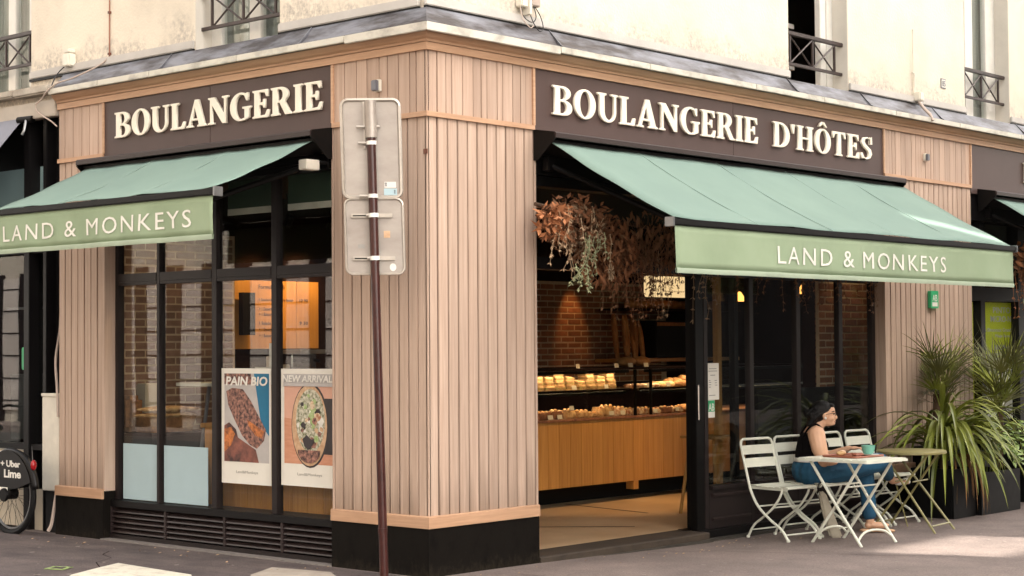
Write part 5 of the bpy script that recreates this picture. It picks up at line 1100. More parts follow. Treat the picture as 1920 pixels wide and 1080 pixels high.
for x, lb in ((4.05,'crusty loaf on top of the case near the doorway pillar'),(5.75,'crusty loaf on top of the case by the post'),(6.0,'crusty loaf at the middle of the case top')): tag(link('loaf', loaf, None, loc=(x,2.75,1.356)), lb, 'loaf')
for x in (4.36,4.44): tag(MB().tube([(x,2.95,1.356),(x,2.95,1.62 if x<4.4 else 1.50)],0.022,10).build('mill','board_black',smooth=True), ('tall' if x<4.4 else 'short')+' dark pepper mill on the case top', 'mill')
ck = thing('back_shelf', 'dark wall shelf behind the counter', 'shelf', (7.5,4.0,1.4)); MB().box(4.6,9.5,3.85,4.18,1.10,1.14).build('board','wall_dark',ck); MB().box(7.0,9.4,3.82,4.18,1.38,1.42).build('board','counter_oak',ck); MB().box(7.05,9.4,3.8,4.15,1.98,2.0).build('board','wall_dark',ck)
vb_ = MB().ell((0,0,0.27),0.034,0.034,0.28,8,10).mesh('baguette','bread',smooth=True)
for k in range(7): tag(link('baguette', vb_, None, loc=(7.12+k*0.085+pr.uniform(-.02,.02),3.95+0.04*(k%2),1.425-pr.uniform(0,0.10)), rot=(R(-6),R(pr.uniform(-9,9)),pr.uniform(0,3))), 'brown baguette standing upright on the rear rack', 'baguette', 'baguettes standing on the rear rack')
for k in range(9): tag(link('loaf', loaf, None, loc=(7.45+k*0.2,3.97,2.002)), 'round loaf in the row above the standing baguettes', 'loaf', 'loaves on the top rear shelf')
bx_ = thing('bread_crate', 'dark square bread crate beside the standing baguettes', 'crate', (8.0,3.9,1.42)); MB().box(7.72,8.45,3.84,4.12,1.425,1.86).build('body','board_black',bx_,bevel=0.01); MB().box(7.74,8.43,3.832,3.84,1.80,1.84).build('rim','wicker',bx_)
ls = thing('lit_sign', 'glowing cream hanging sign above the bakery counter', 'sign', (6.95,3.0,2.1)); MB().prism(rrect(6.43,7.55,2.10,2.33,0.04), lambda a,z,t:(a,t,z), 3.0, 3.03).build('panel','lit_sign',ls)
put_text('lettering', 'Land & Monkeys', 'R', 6.52, 7.45, 2.24, 2.31, -2.998, 'wicker', ls, 0.0005); put_text('lettering', 'boulangerie', 'R', 6.75, 7.2, 2.15, 2.18, -2.998, 'wicker', ls, 0.0005)
for x in (6.6,7.4): MB().tube([(x,3.015,2.33),(x,3.015,3.02)],0.005,6).build('wire','black_metal',ls)
# seating corner seen through the right-hand lights
bn = thing('bench', 'dark high-backed bench against the brick pier inside', 'bench', (6.2,0.6,0.03)); MB().box(4.95,7.05,0.60,0.66,0.3,1.16).build('backrest','board_black',bn,bevel=0.008); MB().box(4.95,7.05,0.30,0.598,0.38,0.46).build('seat','board_black',bn,bevel=0.02); MB().box(5.0,7.0,0.34,0.59,0.03,0.38).build('base','wall_dark',bn)
tp = thing('timber_post', 'rough timber post inside behind the glass', 'post', (4.72,0.9,0.03)); MB().box(4.70,4.765,0.86,0.92,0.03,2.9).build('shaft','counter_oak',tp,bevel=0.006); MB().box(4.68,4.785,0.84,0.94,0.03,0.13).build('foot','counter_oak',tp)
for x, y, z, lb in ((6.95,1.35,2.10,'small lit amber pendant seen through the glass'),(6.3,1.7,2.02,'second lit pendant further inside the cafe')):
    t = thing('pendant_lamp', lb, 'lamp', (x,y,z)); MB().lathe([(0.045,0),(0.05,0.04),(0.02,0.09),(0.01,0.1)],(x,y,z),12).build('shade','pendant_glow',t,smooth=True); MB().tube([(x,y,z+0.1),(x,y,3.02)],0.004,5).build('cord','black_metal',t)
tt = thing('side_table', 'small timber stool table just inside the door leaf', 'table', (4.62,0.9,0.03)); MB().box(4.42,4.82,0.7,1.1,0.72,0.745).build('top','counter_oak',tt,bevel=0.005)
for dx in (-1,1):
    for dy in (-1,1): MB().tube([(4.62+dx*.13,0.9+dy*.13,0.72),(4.62+dx*.2,0.9+dy*.2,0.03)],0.016,8).build('leg','counter_oak',tt,smooth=True)

# ================================================================ DRIED GARLANDS UNDER THE AWNINGS
def leaves(F, n, box, size, m, parent, name, droop=0.6, rseed=1, long=2.5, shape=None):
    r_ = random.Random(rseed); b = MB(F); (a0,a1),(b0,b1),(c0,c1) = box
    for _ in range(n):
        for _t in range(20):
            p = Vector((r_.uniform(-1,1),r_.uniform(-1,1),r_.uniform(-1,1)))
            if p.length < 1: break
        c = Vector(((a0+a1)/2+p.x*(a1-a0)/2, (b0+b1)/2+p.y*(b1-b0)/2, (c0+c1)/2+p.z*(c1-c0)/2))
        d = Vector((r_.uniform(-1,1),r_.uniform(-1,1),r_.uniform(-1,1)-droop)).normalized(); s = d.cross(Vector((r_.uniform(-1,1),r_.uniform(-1,1),r_.uniform(-1,1)))).normalized()
        L_ = size*r_.uniform(.5,1.3); wd = L_/long; nn = d.cross(s)
        b.add([c, c+d*L_*.45+s*wd*.5+nn*wd*.15, c+d*L_, c+d*L_*.45-s*wd*.5+nn*wd*.15], [(0,1,2),(0,2,3)])
    return tag(b.build(name, m, parent, recalc=False), kind='stuff')
def strands(F, n, box, length, m, parent, name, rseed, r=0.003):
    r_ = random.Random(rseed); b = MB(F); (a0,a1),(b0,b1),(c0,c1) = box
    for _ in range(n):
        p = Vector((r_.uniform(a0,a1),r_.uniform(b0,b1),r_.uniform(c0,c1))); L_ = length*r_.uniform(.5,1.2); pts = [p]
        for k in range(5): pts.append(pts[-1]+Vector((r_.uniform(-.03,.03),r_.uniform(-.02,.02),-L_/5)))
        b.tube(pts, r, 4, r*0.4)
        for q in pts[1:]:
            for _k in range(4):
                d = Vector((r_.uniform(-1,1),r_.uniform(-1,1),-0.6)).normalized()*r_.uniform(.02,.045); s = d.cross(Vector((0,0.3,1))).normalized()*0.007
                b.add([q, q+d*.5+s, q+d, q+d*.5-s], [(0,1,2,3)])
    return tag(b.build(name, m, parent, recalc=False), kind='stuff')
g = thing('dried_garland', 'hanging garland of rust and sage dried flowers above the doorway', 'garland', FR((1.9,0.15,2.2)))
MB(FR).tube([(1.0,0.12,2.62),(1.6,0.14,2.56),(2.4,0.14,2.5),(3.3,0.14,2.45)], 0.015, 8).build('branch','trunk_brown',g,smooth=True)
leaves(FR, 700, ((0.98,1.75),(0.02,0.36),(2.30,2.70)), 0.07, 'dried_rust', g, 'rust_leaves', 0.2, 11)
leaves(FR, 320, ((1.0,1.75),(0.05,0.36),(2.22,2.66)), 0.075, 'dried_brown', g, 'brown_leaves', 0.2, 12, 3.5)
leaves(FR, 160, ((1.05,1.65),(0.15,0.38),(2.25,2.62)), 0.055, 'dried_tan', g, 'tan_leaves', 0.2, 13)
leaves(FR, 620, ((1.35,2.1),(0.05,0.34),(2.02,2.62)), 0.075, 'dried_rust', g, 'rust_leaves', 1.4, 14, 3)
leaves(FR, 500, ((1.6,3.3),(0.05,0.30),(2.22,2.66)), 0.09, 'dried_brown', g, 'brown_leaves', 1.2, 15, 3)
strands(FR, 9, ((1.22,1.46),(0.34,0.42),(2.36,2.44)), 0.26, 'dried_sage', g, 'sage_sprig', 16)
strands(FR, 6, ((1.08,1.26),(0.34,0.42),(2.12,2.18)), 0.17, 'dried_sage', g, 'sage_sprig', 17)
MB(FR).tube([(1.34,0.36,2.36),(1.30,0.37,2.26),(1.26,0.37,2.18),(1.2,0.36,2.12)],0.004,5).build('sage_stem','dried_sage',g)
strands(FR, 20, ((1.0,1.6),(0.2,0.40),(2.40,2.62)), 0.30, 'dried_tan', g, 'hanging_stems', 41)
leaves(FR, 130, ((0.90,1.14),(0.18,0.38),(2.34,2.64)), 0.085, 'dried_rust', g, 'rust_leaves', 0.3, 42)
strands(FR, 46, ((1.75,2.6),(0.06,0.30),(2.25,2.45)), 0.42, 'dried_brown', g, 'hanging_stems', 18)
strands(FR, 22, ((1.8,2.5),(0.10,0.30),(2.2,2.4)), 0.42, 'dried_rust', g, 'hanging_stems', 19)
strands(FR, 14, ((2.3,3.2),(0.10,0.30),(2.2,2.4)), 0.38, 'dried_tan', g, 'hanging_stems', 20)
for k,(a,z) in enumerate(((0.97,2.55),(0.95,2.50),(0.99,2.46),(1.05,2.42),(1.02,2.53))):
    b = MB(FR); c = Vector((a+0.10,0.28,z)); d = Vector((-1,0.3,[0.35,-0.1,-0.5,-0.5,0.9][k])).normalized(); s = Vector((0,0,1)).cross(d).normalized(); L_ = 0.15; u_ = d.cross(s)*0.022
    b.add([c, c+d*L_*.35+u_, c+d*L_*.8+u_*.9, c+d*L_, c+d*L_*.8-u_*.9, c+d*L_*.35-u_], [(0,1,2,3,4,5)]); b.build('large_leaf','dried_rust',g,recalc=False)
for k in range(8):
    a = 2*math.pi*k/8; b = MB(FR); cx, cz = 1.62, 2.13
    b.add([(cx,0.33,cz),(cx+0.035*math.cos(a-.25),0.335,cz+0.06*math.sin(a-.25)),(cx+0.045*math.cos(a),0.33,cz+0.07*math.sin(a)),(cx+0.035*math.cos(a+.25),0.335,cz+0.06*math.sin(a+.25))],[(0,1,2,3)]); b.build('petal','dried_tan',g,recalc=False)
strands(FR, 24, ((3.6,6.0),(0.03,0.2),(2.18,2.35)), 0.3, 'dried_brown', g, 'hanging_stems', 21)
g2 = thing('dried_garland', 'dried flower garland hanging under the far right awning', 'garland', FR((9,0.15,2.2)))
MB(FR).tube([(8.4,0.12,2.6),(9.2,0.14,2.55),(10.5,0.14,2.5)], 0.015, 8).build('branch','trunk_brown',g2,smooth=True)
leaves(FR, 420, ((8.5,10.4),(0.05,0.34),(2.30,2.72)), 0.10, 'dried_rust', g2, 'rust_leaves', 0.8, 31); leaves(FR, 300, ((8.5,10.4),(0.05,0.34),(2.2,2.6)), 0.10, 'dried_brown', g2, 'brown_leaves', 1.0, 32); strands(FR, 40, ((8.6,10.0),(0.06,0.30),(2.25,2.45)), 0.45, 'dried_rust', g2, 'hanging_stems', 33); leaves(FR, 70, ((8.75,8.95),(0.2,0.36),(2.02,2.16)), 0.07, 'dried_sage', g2, 'sage_sprig', 1.2, 34, 3)

# ================================================================ CAFE CHAIRS AND TABLES
GZ = -0.05
def bez(pts, n=4):
    P = [Vector(p) for p in pts]; out = []
    for i in range(len(P)-1):
        p0, p1, p2, p3 = P[max(i-1,0)], P[i], P[i+1], P[min(i+2,len(P)-1)]
        for k in range(n):
            s = k/n; out.append(0.5*((2*p1)+(p2-p0)*s+(2*p0-5*p1+4*p2-p3)*s*s+(3*p1-p0-3*p2+p3)*s**3))
    return out+[P[-1]]
def make_chair():
    t = thing('folding_chair', '', 'chair', (0,0,GZ), 0, 'white folding chairs along the shopfront')
    hw = 0.195; m = 'chair_paint'
    # back hoop running into the front feet
    side = [(0.265,0.70),(0.235,0.60),(0.195,0.46),(0.165,0.38),(0.09,0.27),(-0.04,0.17),(-0.16,0.10),(-0.235,0.012)]
    L_ = bez([(-hw,y,z) for y,z in side]); Rr = bez([(hw,y,z) for y,z in side])
    hoop = [(-hw,0.285,0.785),(-hw+0.012,0.292,0.812),(-hw+0.04,0.296,0.826),(hw-0.04,0.296,0.826),(hw-0.012,0.292,0.812),(hw,0.285,0.785)]
    MB().tube(L_[::-1]+hoop+Rr, 0.0115, 8).build('frame', m, t, smooth=True, local=True)
    side2 = [(-0.155,0.437),(-0.13,0.37),(-0.05,0.27),(0.07,0.18),(0.17,0.11),(0.235,0.012)]
    for s in (-1,1): MB().tube(bez([(s*(hw-0.028),y,z) for y,z in side2]), 0.0105, 8).build('leg', m, t, smooth=True, local=True)
    for y, z, h in ((-0.205,0.055,hw),(0.20,0.07,hw-0.028),(0.09,0.275,hw),(-0.05,0.27,hw-0.028)): MB().tube([(-h,y,z),(h,y,z)], 0.007, 6).build('stretcher', m, t, local=True)
    for s in (-1,1):
        for y, x in ((-0.237,hw),(0.237,hw-0.028)): MB().lathe([(0.014,0),(0.016,0.008),(0.013,0.022)], (s*x,y,0), 8).build('foot', m, t, local=True, smooth=True)
    for k, z in enumerate((0.735, 0.628)):
        b = MB(); n = 8; vs = []
        for i in range(n+1):
            x = -hw+0.004+(2*hw-0.008)*i/n; bow = 0.014*(1-(2*i/n-1)**2); yb = lambda zz: 0.265+(zz-0.70)*0.24
            for zz in (z-0.038, z+0.038): vs += [(x,yb(zz)+bow-0.002,zz),(x,yb(zz)+bow+0.002,zz)]
        b.add(vs, [f for i in range(n) for f in ((4*i,4*i+4,4*i+6,4*i+2),(4*i+1,4*i+3,4*i+7,4*i+5),(4*i+2,4*i+6,4*i+7,4*i+3),(4*i,4*i+1,4*i+5,4*i+4))]+[(0,2,3,1),(4*n,4*n+1,4*n+3,4*n+2)]); b.build('back_slat', m, t, smooth=True, local=True)
    for k in range(6):
        y0 = -0.20+k*0.066; zz = 0.447-0.008*math.sin(k/5*math.pi)
        MB().box(-hw+0.014, hw-0.014, y0, y0+0.055, zz-0.004, zz+0.004).build('seat_slat', m, t, local=True, bevel=0.002)
    for s in (-1,1): MB().box(s*(hw-0.03)-0.006, s*(hw-0.03)+0.006, -0.205, 0.195, 0.415, 0.437).build('seat_rail', m, t, local=True)
    MB().tube([(-hw+0.02,-0.212,0.437),(hw-0.02,-0.212,0.437)], 0.010, 8).build('seat_lip', m, t, local=True, smooth=True)
    return t
CH = [((3.89,-0.345),-0.16,'empty white folding chair nearest the doorway, first of the row'),((4.38,-0.36),-0.14,'white folding chair the seated woman sits on'),((5.10,-0.33),-0.06,'empty white folding chair right behind the coffee bowl'),((5.58,-0.35),-0.06,'empty white folding chair beside the olive round table')]
ch0 = make_chair()
for i, ((x,y), a, lb) in enumerate(CH):
    if i == 0: ch0.location = (x,y,GZ); ch0.rotation_euler = (0,0,a); ch0['label'] = lb
    else: dup(ch0, (x,y,GZ), a, lb)
tb = thing('bistro_table', 'white rectangular folding bistro table holding a tray', 'table', (3.985,-0.965,GZ), -0.10)
hx, hy = 0.285, 0.36
MB().prism(rrect(-hx,hx,-hy,hy,0.03), lambda a,b_,z: (a,b_,z), 0.672, 0.690).build('rim', 'chair_paint', tb, local=True)
for k in range(9):
    y0 = -hy+0.02+k*0.0765; MB().box(-hx+0.012, hx-0.012, y0, y0+0.070, 0.6905, 0.697).build('slat', 'chair_paint', tb, local=True, bevel=0.002)
for s in (-1,1):
    for d in (-1,1):
        x = s*(0.235 if d > 0 else 0.212); MB().tube([(x,d*0.245,0.672),(x,d*0.0,0.33),(x,-d*0.255,0.0)], 0.0125, 8).build('leg', 'chair_paint', tb, local=True, smooth=True)
for d in (-1,1):
    h = 0.235 if d > 0 else 0.212
    MB().tube(bez([(-h,-d*0.222,0.045),(-h*0.6,-d*0.205,0.10),(0,-d*0.2,0.118),(h*0.6,-d*0.205,0.10),(h,-d*0.222,0.045)]), 0.010, 8).build('foot_arch', 'chair_paint', tb, local=True, smooth=True)
    MB().tube([(-h,d*0.10,0.47),(h,d*0.10,0.47)], 0.007, 6).build('stretcher', 'chair_paint', tb, local=True)
rt = thing('round_table', 'small olive green round folding table beside the planter', 'table', (5.16,-0.86,GZ), 0.1)
MB().lathe([(0.0,0.0),(0.292,0.0),(0.303,0.006),(0.303,0.024),(0.296,0.030),(0.0,0.030)], (0,0,0.665), 36).build('top', 'olive_paint', rt, local=True, smooth=True)
for s in (-1,1):
    for d in (-1,1):
        x = s*(0.215 if d > 0 else 0.195); MB().tube([(x*0.62,d*0.20,0.665),(x,-d*0.30,0.0)], 0.0105, 8).build('leg', 'olive_paint', rt, local=True, smooth=True)
for d in (-1,1): MB().tube([(-0.2,-d*0.265,0.06),(0.2,-d*0.265,0.06)], 0.008, 6).build('stretcher', 'olive_paint', rt, local=True); MB().tube([(-0.16,d*0.08,0.43),(0.16,d*0.08,0.43)], 0.007, 6).build('stretcher', 'olive_paint', rt, local=True)
MB().tube([(0.0,0.22,0.665),(0.02,0.05,0.02)], 0.006, 6).build('prop', 'olive_paint', rt, local=True)
TZ = GZ+0.698
tr_ = thing('serving_tray', 'reddish brown serving tray on the white table', 'tray', (4.06,-0.93,TZ), -0.10)
MB().prism(rrect(-0.20,0.20,-0.17,0.17,0.03), lambda a,b_,z: (a,b_,z), 0.0, 0.006).build('base', 'tray_red', tr_, local=True)
pr2 = rrect(-0.20,0.20,-0.17,0.17,0.03); MB().tube([(a,b_,0.010) for a,b_ in pr2]+[(pr2[0][0],pr2[0][1],0.010)], 0.008, 6).build('lip', 'tray_red', tr_, local=True, smooth=True)
cp = thing('coffee_bowl', 'mint green coffee bowl on a saucer', 'bowl', (4.15,-1.02,TZ+0.008)); MB().lathe([(0.03,0.012),(0.038,0.014),(0.052,0.045),(0.058,0.085),(0.053,0.085),(0.047,0.045),(0.0,0.02)], n=24).build('bowl', 'cup_teal', cp, local=True, smooth=True)
sa = thing('saucer', 'white saucer under the mint green bowl', 'saucer', (4.15,-1.02,TZ+0.006)); MB().lathe([(0.04,0.0),(0.085,0.010),(0.092,0.013),(0.085,0.0135),(0.04,0.007),(0.0,0.006)], n=24).build('plate', 'porcelain', sa, local=True, smooth=True)
fd = thing('pastry', 'half eaten pastry on the tray', 'pastry', (3.99,-0.86,TZ+0.007)); MB().ell((0,0,0.022),0.06,0.035,0.022).build('bread', 'bread_pale', fd, local=True, smooth=True); MB().ell((0.02,0.0,0.034),0.04,0.025,0.014).build('topping', 'cake_cream', fd, local=True, smooth=True)
nk = thing('napkin', 'crumpled paper napkin beside the pastry', 'napkin', (4.02,-1.0,TZ+0.007)); b = MB(); b.ell((0,0,0.014),0.06,0.045,0.014,9,6)
for i in range(len(b.v)): b.v[i] += Vector((random.uniform(-.006,.006),random.uniform(-.006,.006),random.uniform(-.003,.006)))
b.build('sheet', 'tray_red', nk, local=True)
bg_ = thing('tote_bag', 'slim cream cloth bag leaning under the white table', 'bag', (4.22,-0.66,GZ))
b = MB(); b.prism([(-0.052,0.0),(0.055,0.0),(0.045,0.15),(0.03,0.36),(0.0,0.40),(-0.035,0.37),(-0.052,0.18)], lambda a,z,t_: (a-0.12*(z/0.4),t_,z), -0.035, 0.035); b.build('body', 'bag_cream', bg_, local=True, bevel=0.015, smooth=True); bg_.rotation_euler = (0,0,R(-48))
MB().tube(bez([(-0.15,0,0.37),(-0.14,0,0.45),(-0.10,0,0.46),(-0.08,0,0.39)]), 0.006, 6).build('strap', 'top_black', bg_, local=True)

# ================================================================ SEATED WOMAN (local x = facing, y = away from the street corner, z up)
rp_h = random.Random(9)
pe = thing('person', 'seated woman in black top and blue jeans looking down the street', 'person', (4.34,-0.36,0), R(-48.3))
def fleshed(name, b, m, parent, vox, it=6):
    o = b.build(name, m, parent, local=True, recalc=True)
    md = o.modifiers.new('skin', 'REMESH'); md.mode = 'VOXEL'; md.voxel_size = vox; md.use_smooth_shade = True
    sm = o.modifiers.new('soft', 'SMOOTH'); sm.iterations = it; sm.factor = 0.5
    return o
def limb(b, pts, rs):
    for i in range(len(pts)-1):
        p, q = Vector(pts[i]), Vector(pts[i+1]); n = 4
        b.tube([p+(q-p)*k/n for k in range(n+1)], rs[i], 12, rs[i+1])
    for p, r in zip(pts, rs): b.ell(p, r, r, r, 12, 8)
b = MB()
limb(b, [(-0.01,0,0.52),(-0.025,0,0.62),(-0.005,0,0.74),(0.02,0,0.81)], [0.10,0.095,0.105,0.085])
for s in (-1,1): limb(b, [(0.0,s*0.06,0.60),(0.005,s*0.075,0.74)], [0.085,0.085])
limb(b, [(0.02,-0.06,0.825),(0.015,-0.145,0.815)], [0.06,0.062]); limb(b, [(0.03,0.06,0.825),(0.045,0.145,0.815)], [0.06,0.058])
limb(b, [(0.015,-0.150,0.81),(0.03,-0.19,0.70),(0.065,-0.205,0.585)], [0.076,0.070,0.050]); limb(b, [(0.065,-0.205,0.585),(0.16,-0.16,0.575),(0.26,-0.09,0.595)], [0.040,0.038,0.026])
limb(b, [(0.045,0.15,0.81),(0.11,0.20,0.69),(0.16,0.21,0.60)], [0.056,0.046,0.038]); limb(b, [(0.16,0.21,0.60),(0.26,0.16,0.64),(0.34,0.10,0.675)], [0.038,0.034,0.025])
for o_, d_ in (((0.26,-0.09,0.595),Vector((0.85,0.5,0.1))),((0.34,0.10,0.675),Vector((0.85,-0.45,0.05)))):
    O = Vector(o_); d_ = d_.normalized(); sdv = Vector((-d_.y,d_.x,0)); b.ell(O+d_*0.045, 0.042,0.036,0.018, 10, 6)
    for k in range(4):
        p = O+d_*0.075+sdv*(k-1.5)*0.017; L_ = (0.032,0.038,0.036,0.028)[k]; limb(b, [p, p+d_*L_, p+d_*L_*1.5+Vector((0,0,-0.022))], [0.0085,0.008,0.007])
    limb(b, [O+d_*0.03+sdv*0.03, O+d_*0.06+sdv*0.052, O+d_*0.085+sdv*0.050], [0.010,0.009,0.008])
limb(b, [(0.025,0,0.83),(0.065,0,0.885),(0.10,0,0.93)], [0.058,0.050,0.050])
# head with face
b.ell((0.108,0,0.995), 0.098, 0.074, 0.090, 16, 12); b.ell((0.140,0,0.955), 0.062, 0.058, 0.085, 14, 10)
b.ell((0.182,0,0.898), 0.024, 0.026, 0.020); b.ell((0.15,0,0.90), 0.048, 0.045, 0.028)
limb(b, [(0.196,0,0.985),(0.206,0,0.962),(0.213,0,0.945)], [0.012,0.013,0.014]); b.ell((0.204,0,0.940),0.012,0.019,0.010)
b.ell((0.194,0,0.918),0.014,0.022,0.008); b.ell((0.193,0,0.905),0.013,0.020,0.008); b.ell((0.186,0,1.005),0.016,0.050,0.010)
for s in (-1,1): b.ell((0.105,s*0.074,0.955),0.020,0.008,0.030); b.ell((0.155,s*0.045,0.945),0.03,0.02,0.03)
# ankles and feet
limb(b, [(0.505,0.055,0.14),(0.505,0.055,0.05)], [0.036,0.036]); b.ell((0.575,0.05,0.015),0.10,0.037,0.028); b.ell((0.49,0.055,0.015),0.035,0.034,0.03)
limb(b, [(0.715,0.30,0.43),(0.765,0.34,0.375)], [0.038,0.034]); 
for k in range(5): b.ell((0.785+k*0.028,0.35+k*0.013,0.372-k*0.004),0.038,0.036,0.030-0.002*k)
fleshed('body', b, 'skin', pe, 0.0065, 5)
b = MB()
limb(b, [(-0.03,0,0.50),(-0.02,0,0.555)], [0.150,0.122])
for s in (-1,1): limb(b, [(-0.01,s*0.075,0.49),(0.0,s*0.06,0.535)], [0.11,0.09])
limb(b, [(0.0,-0.09,0.485),(0.28,-0.06,0.525),(0.58,-0.01,0.56),(0.66,0.14,0.50),(0.72,0.31,0.425)], [0.140,0.122,0.082,0.066,0.054])
limb(b, [(0.0,0.09,0.47),(0.25,0.09,0.475),(0.47,0.08,0.465),(0.49,0.07,0.28),(0.50,0.06,0.115)], [0.128,0.112,0.080,0.066,0.064])
fleshed('jeans', b, 'jeans', pe, 0.008, 6)
b = MB()
limb(b, [(-0.015,0,0.565),(-0.028,0,0.63),(-0.008,0,0.725)], [0.126,0.120,0.118])
for s in (-1,1): limb(b, [(-0.01,s*0.06,0.585),(-0.004,s*0.075,0.735)], [0.094,0.092])
b.ell((0.078,0.05,0.705),0.062,0.066,0.072); b.ell((0.074,-0.058,0.705),0.062,0.068,0.072); b.ell((0.03,-0.06,0.76),0.075,0.06,0.04); b.ell((0.03,0.06,0.76),0.075,0.06,0.04)
fleshed('top', b, 'top_black', pe, 0.008, 4)
for s in (-1,1): MB().tube(bez([(0.095,s*0.085,0.75),(0.085,s*0.095,0.83),(0.03,s*0.095,0.893),(-0.04,s*0.088,0.86),(-0.085,s*0.08,0.79)]), 0.009, 6).build('strap', 'top_black', pe, local=True, smooth=True)
MB().lathe([(0.118,0),(0.122,0.004),(0.122,0.030),(0.118,0.034)], (-0.020,0,0.572), 32, sx=1.13, sy=1.55).build('belt', 'belt_white', pe, local=True, smooth=True)
b = MB(); b.ell((0.086,0,1.022), 0.098, 0.084, 0.074, 16, 10); b.ell((0.052,0,0.978), 0.074, 0.083, 0.078, 14, 10); b.ell((0.163,0,1.050),0.036,0.060,0.022)
b.ell((0.012,0.0,0.935), 0.050, 0.062, 0.062); b.ell((-0.005,0.01,0.895), 0.040, 0.052, 0.050); b.ell((-0.040,0.0,0.985), 0.034, 0.042, 0.036)
for k in range(50):
    y0 = rp_h.uniform(-0.082,0.082); x0 = rp_h.uniform(-0.02,0.11); limb(b, [(x0+0.03,y0*0.85,1.060-abs(y0)*0.55),(x0-0.03,y0*1.06,0.985),(0.0+rp_h.uniform(-.02,.03),y0*0.9,0.93),(-0.015+rp_h.uniform(-.025,.02),y0*0.7,rp_h.uniform(0.85,0.90))], [0.007,0.0085,0.008,0.004])
for k in range(8): limb(b, [(0.14,rp_h.uniform(-.03,.05),1.072),(0.19,0.05+rp_h.uniform(-.01,.01),1.03),(0.212,0.06,0.97+rp_h.uniform(-.02,.02))], [0.008,0.009,0.005])
fleshed('hair', b, 'hair_black', pe, 0.0055, 2)
for s in (-1,1):
    MB().ell((0.186,s*0.040,0.980),0.008,0.012,0.0075).build('eye', 'ink', pe, local=True, smooth=True); MB().tube([(0.196,s*0.018,1.000),(0.186,s*0.05,1.002),(0.165,s*0.062,0.997)],0.004,5).build('eyebrow','hair_black',pe,local=True)
gl_ = MB()
for s in (-1,1):
    gl_.tube([(0.203,s*0.036+0.020*math.cos(q*0.785),0.980+0.017*math.sin(q*0.785)) for q in range(9)],0.0022,5); gl_.tube([(0.200,s*0.056,0.985),(0.16,s*0.074,0.985),(0.11,s*0.079,0.975)],0.0022,5)
gl_.tube([(0.204,-0.016,0.983),(0.208,0,0.986),(0.204,0.016,0.983)],0.0022,5).build('glasses','board_black',pe,local=True,smooth=True)
MB().tube([(0.194,-0.020,0.912),(0.206,0.0,0.911),(0.194,0.020,0.912)],0.0045,6).build('mouth','lip',pe,local=True,smooth=True)
MB().ell((0.107,-0.083,0.945),0.010,0.006,0.012).build('earring','porcelain',pe,local=True,smooth=True)
for nm, pts, rr in (('shoe', [(0.46,0.055,-0.028),(0.52,0.054,-0.03),(0.60,0.048,-0.032),(0.67,0.045,-0.034)], (0.034,0.036,0.042,0.028)),):
    b = MB()
    for p, r in zip(pts, rr): b.ell((p[0],p[1],p[2]),0.05,r,0.016)
    fleshed(nm, b, 'poster_bread', pe, 0.006, 3)
b = MB()
for k in range(4): b.ell((0.825+k*0.026,0.37+k*0.013,0.350+k*0.002),0.04,0.038,0.022)
b.ell((0.895,0.405,0.372),0.035,0.036,0.022); fleshed('shoe', b, 'porcelain', pe, 0.006, 3)

# ================================================================ PLANTERS AND PLANTS
def planter(x0, x1, y0, y1, h, label):
    t = thing('planter', label, 'planter', ((x0+x1)/2,(y0+y1)/2,GZ)); q = MB()
    for a,c,d,e in ((x0,x1,y0,y0+0.02),(x0,x1,y1-0.02,y1),(x0,x0+0.02,y0+0.021,y1-0.021),(x1-0.02,x1,y0+0.021,y1-0.021)): MB().box(a,c,d,e,GZ,GZ+h).build('side','planter_black',t,bevel=0.004)
    MB().box(x0+0.02,x1-0.02,y0+0.02,y1-0.02,GZ+0.02,GZ+h-0.05).build('soil','soil',t); return t
planter(6.16,6.60,-0.74,-0.30,0.46,'tall black planter box holding the strap leaved plant')
planter(6.64,7.46,-0.78,-0.34,0.40,'long black planter box holding the broad leaved shrub')
planter(6.75,7.35,-0.31,0.0,0.62,'black planter box against the slats holding the palms')
planter(8.15,8.9,-0.72,-0.2,0.75,'dark planter box at the right edge of the picture')
def ribbon(b, base, d, L_, w_, curl, n=8, fold=0.25, up=1.0):
    """arching strap leaf; d horizontal direction, curl gravity"""
    p = Vector(base); t_ = Vector((d.x, d.y, up)).normalized(); rows = []
    for i in range(n+1):
        s = i/n; ww = w_*(0.55+1.8*s*(1-s))*(1-s**4)+0.0008
        sd_ = t_.cross(Vector((0,0,1))); sd_ = sd_.normalized() if sd_.length > 1e-3 else Vector((-d.y,d.x,0)); nn = sd_.cross(t_)
        rows.append((p-sd_*ww/2+nn*ww*fold, p.copy(), p+sd_*ww/2+nn*ww*fold))
        p = p+t_*(L_/n); t_ = (t_+Vector((0,0,-curl/n))).normalized()
    vs = [v for r_ in rows for v in r_]; b.add(vs, [f for i in range(n) for f in ((3*i,3*i+3,3*i+4,3*i+1),(3*i+1,3*i+4,3*i+5,3*i+2))]); return b
sp = thing('strap_leaf_plant', 'big arching strap leaved plant spilling over the tall planter', 'plant', (6.4,-0.54,0.36)); rp_ = random.Random(5)
MB().tube([(6.40,-0.52,0.30),(6.40,-0.52,0.76)],0.045,10,0.03).build('stem','trunk_brown',sp,smooth=True)
for k in range(112):
    a = rp_.uniform(0,2*math.pi) if k > 44 else rp_.uniform(R(190),R(350)); d = Vector((math.cos(a),math.sin(a),0)); L_ = rp_.uniform(0.65,1.18); z = rp_.uniform(0.45,0.80)
    b = MB(); ribbon(b, (6.40+d.x*0.02,-0.52+d.y*0.02,z), d, L_, rp_.uniform(0.034,0.060), rp_.uniform(1.6,3.8), 9, 0.22, rp_.uniform(0.5,2.0)); b.build('leaf','leaf_strap',sp,recalc=False,smooth=True)
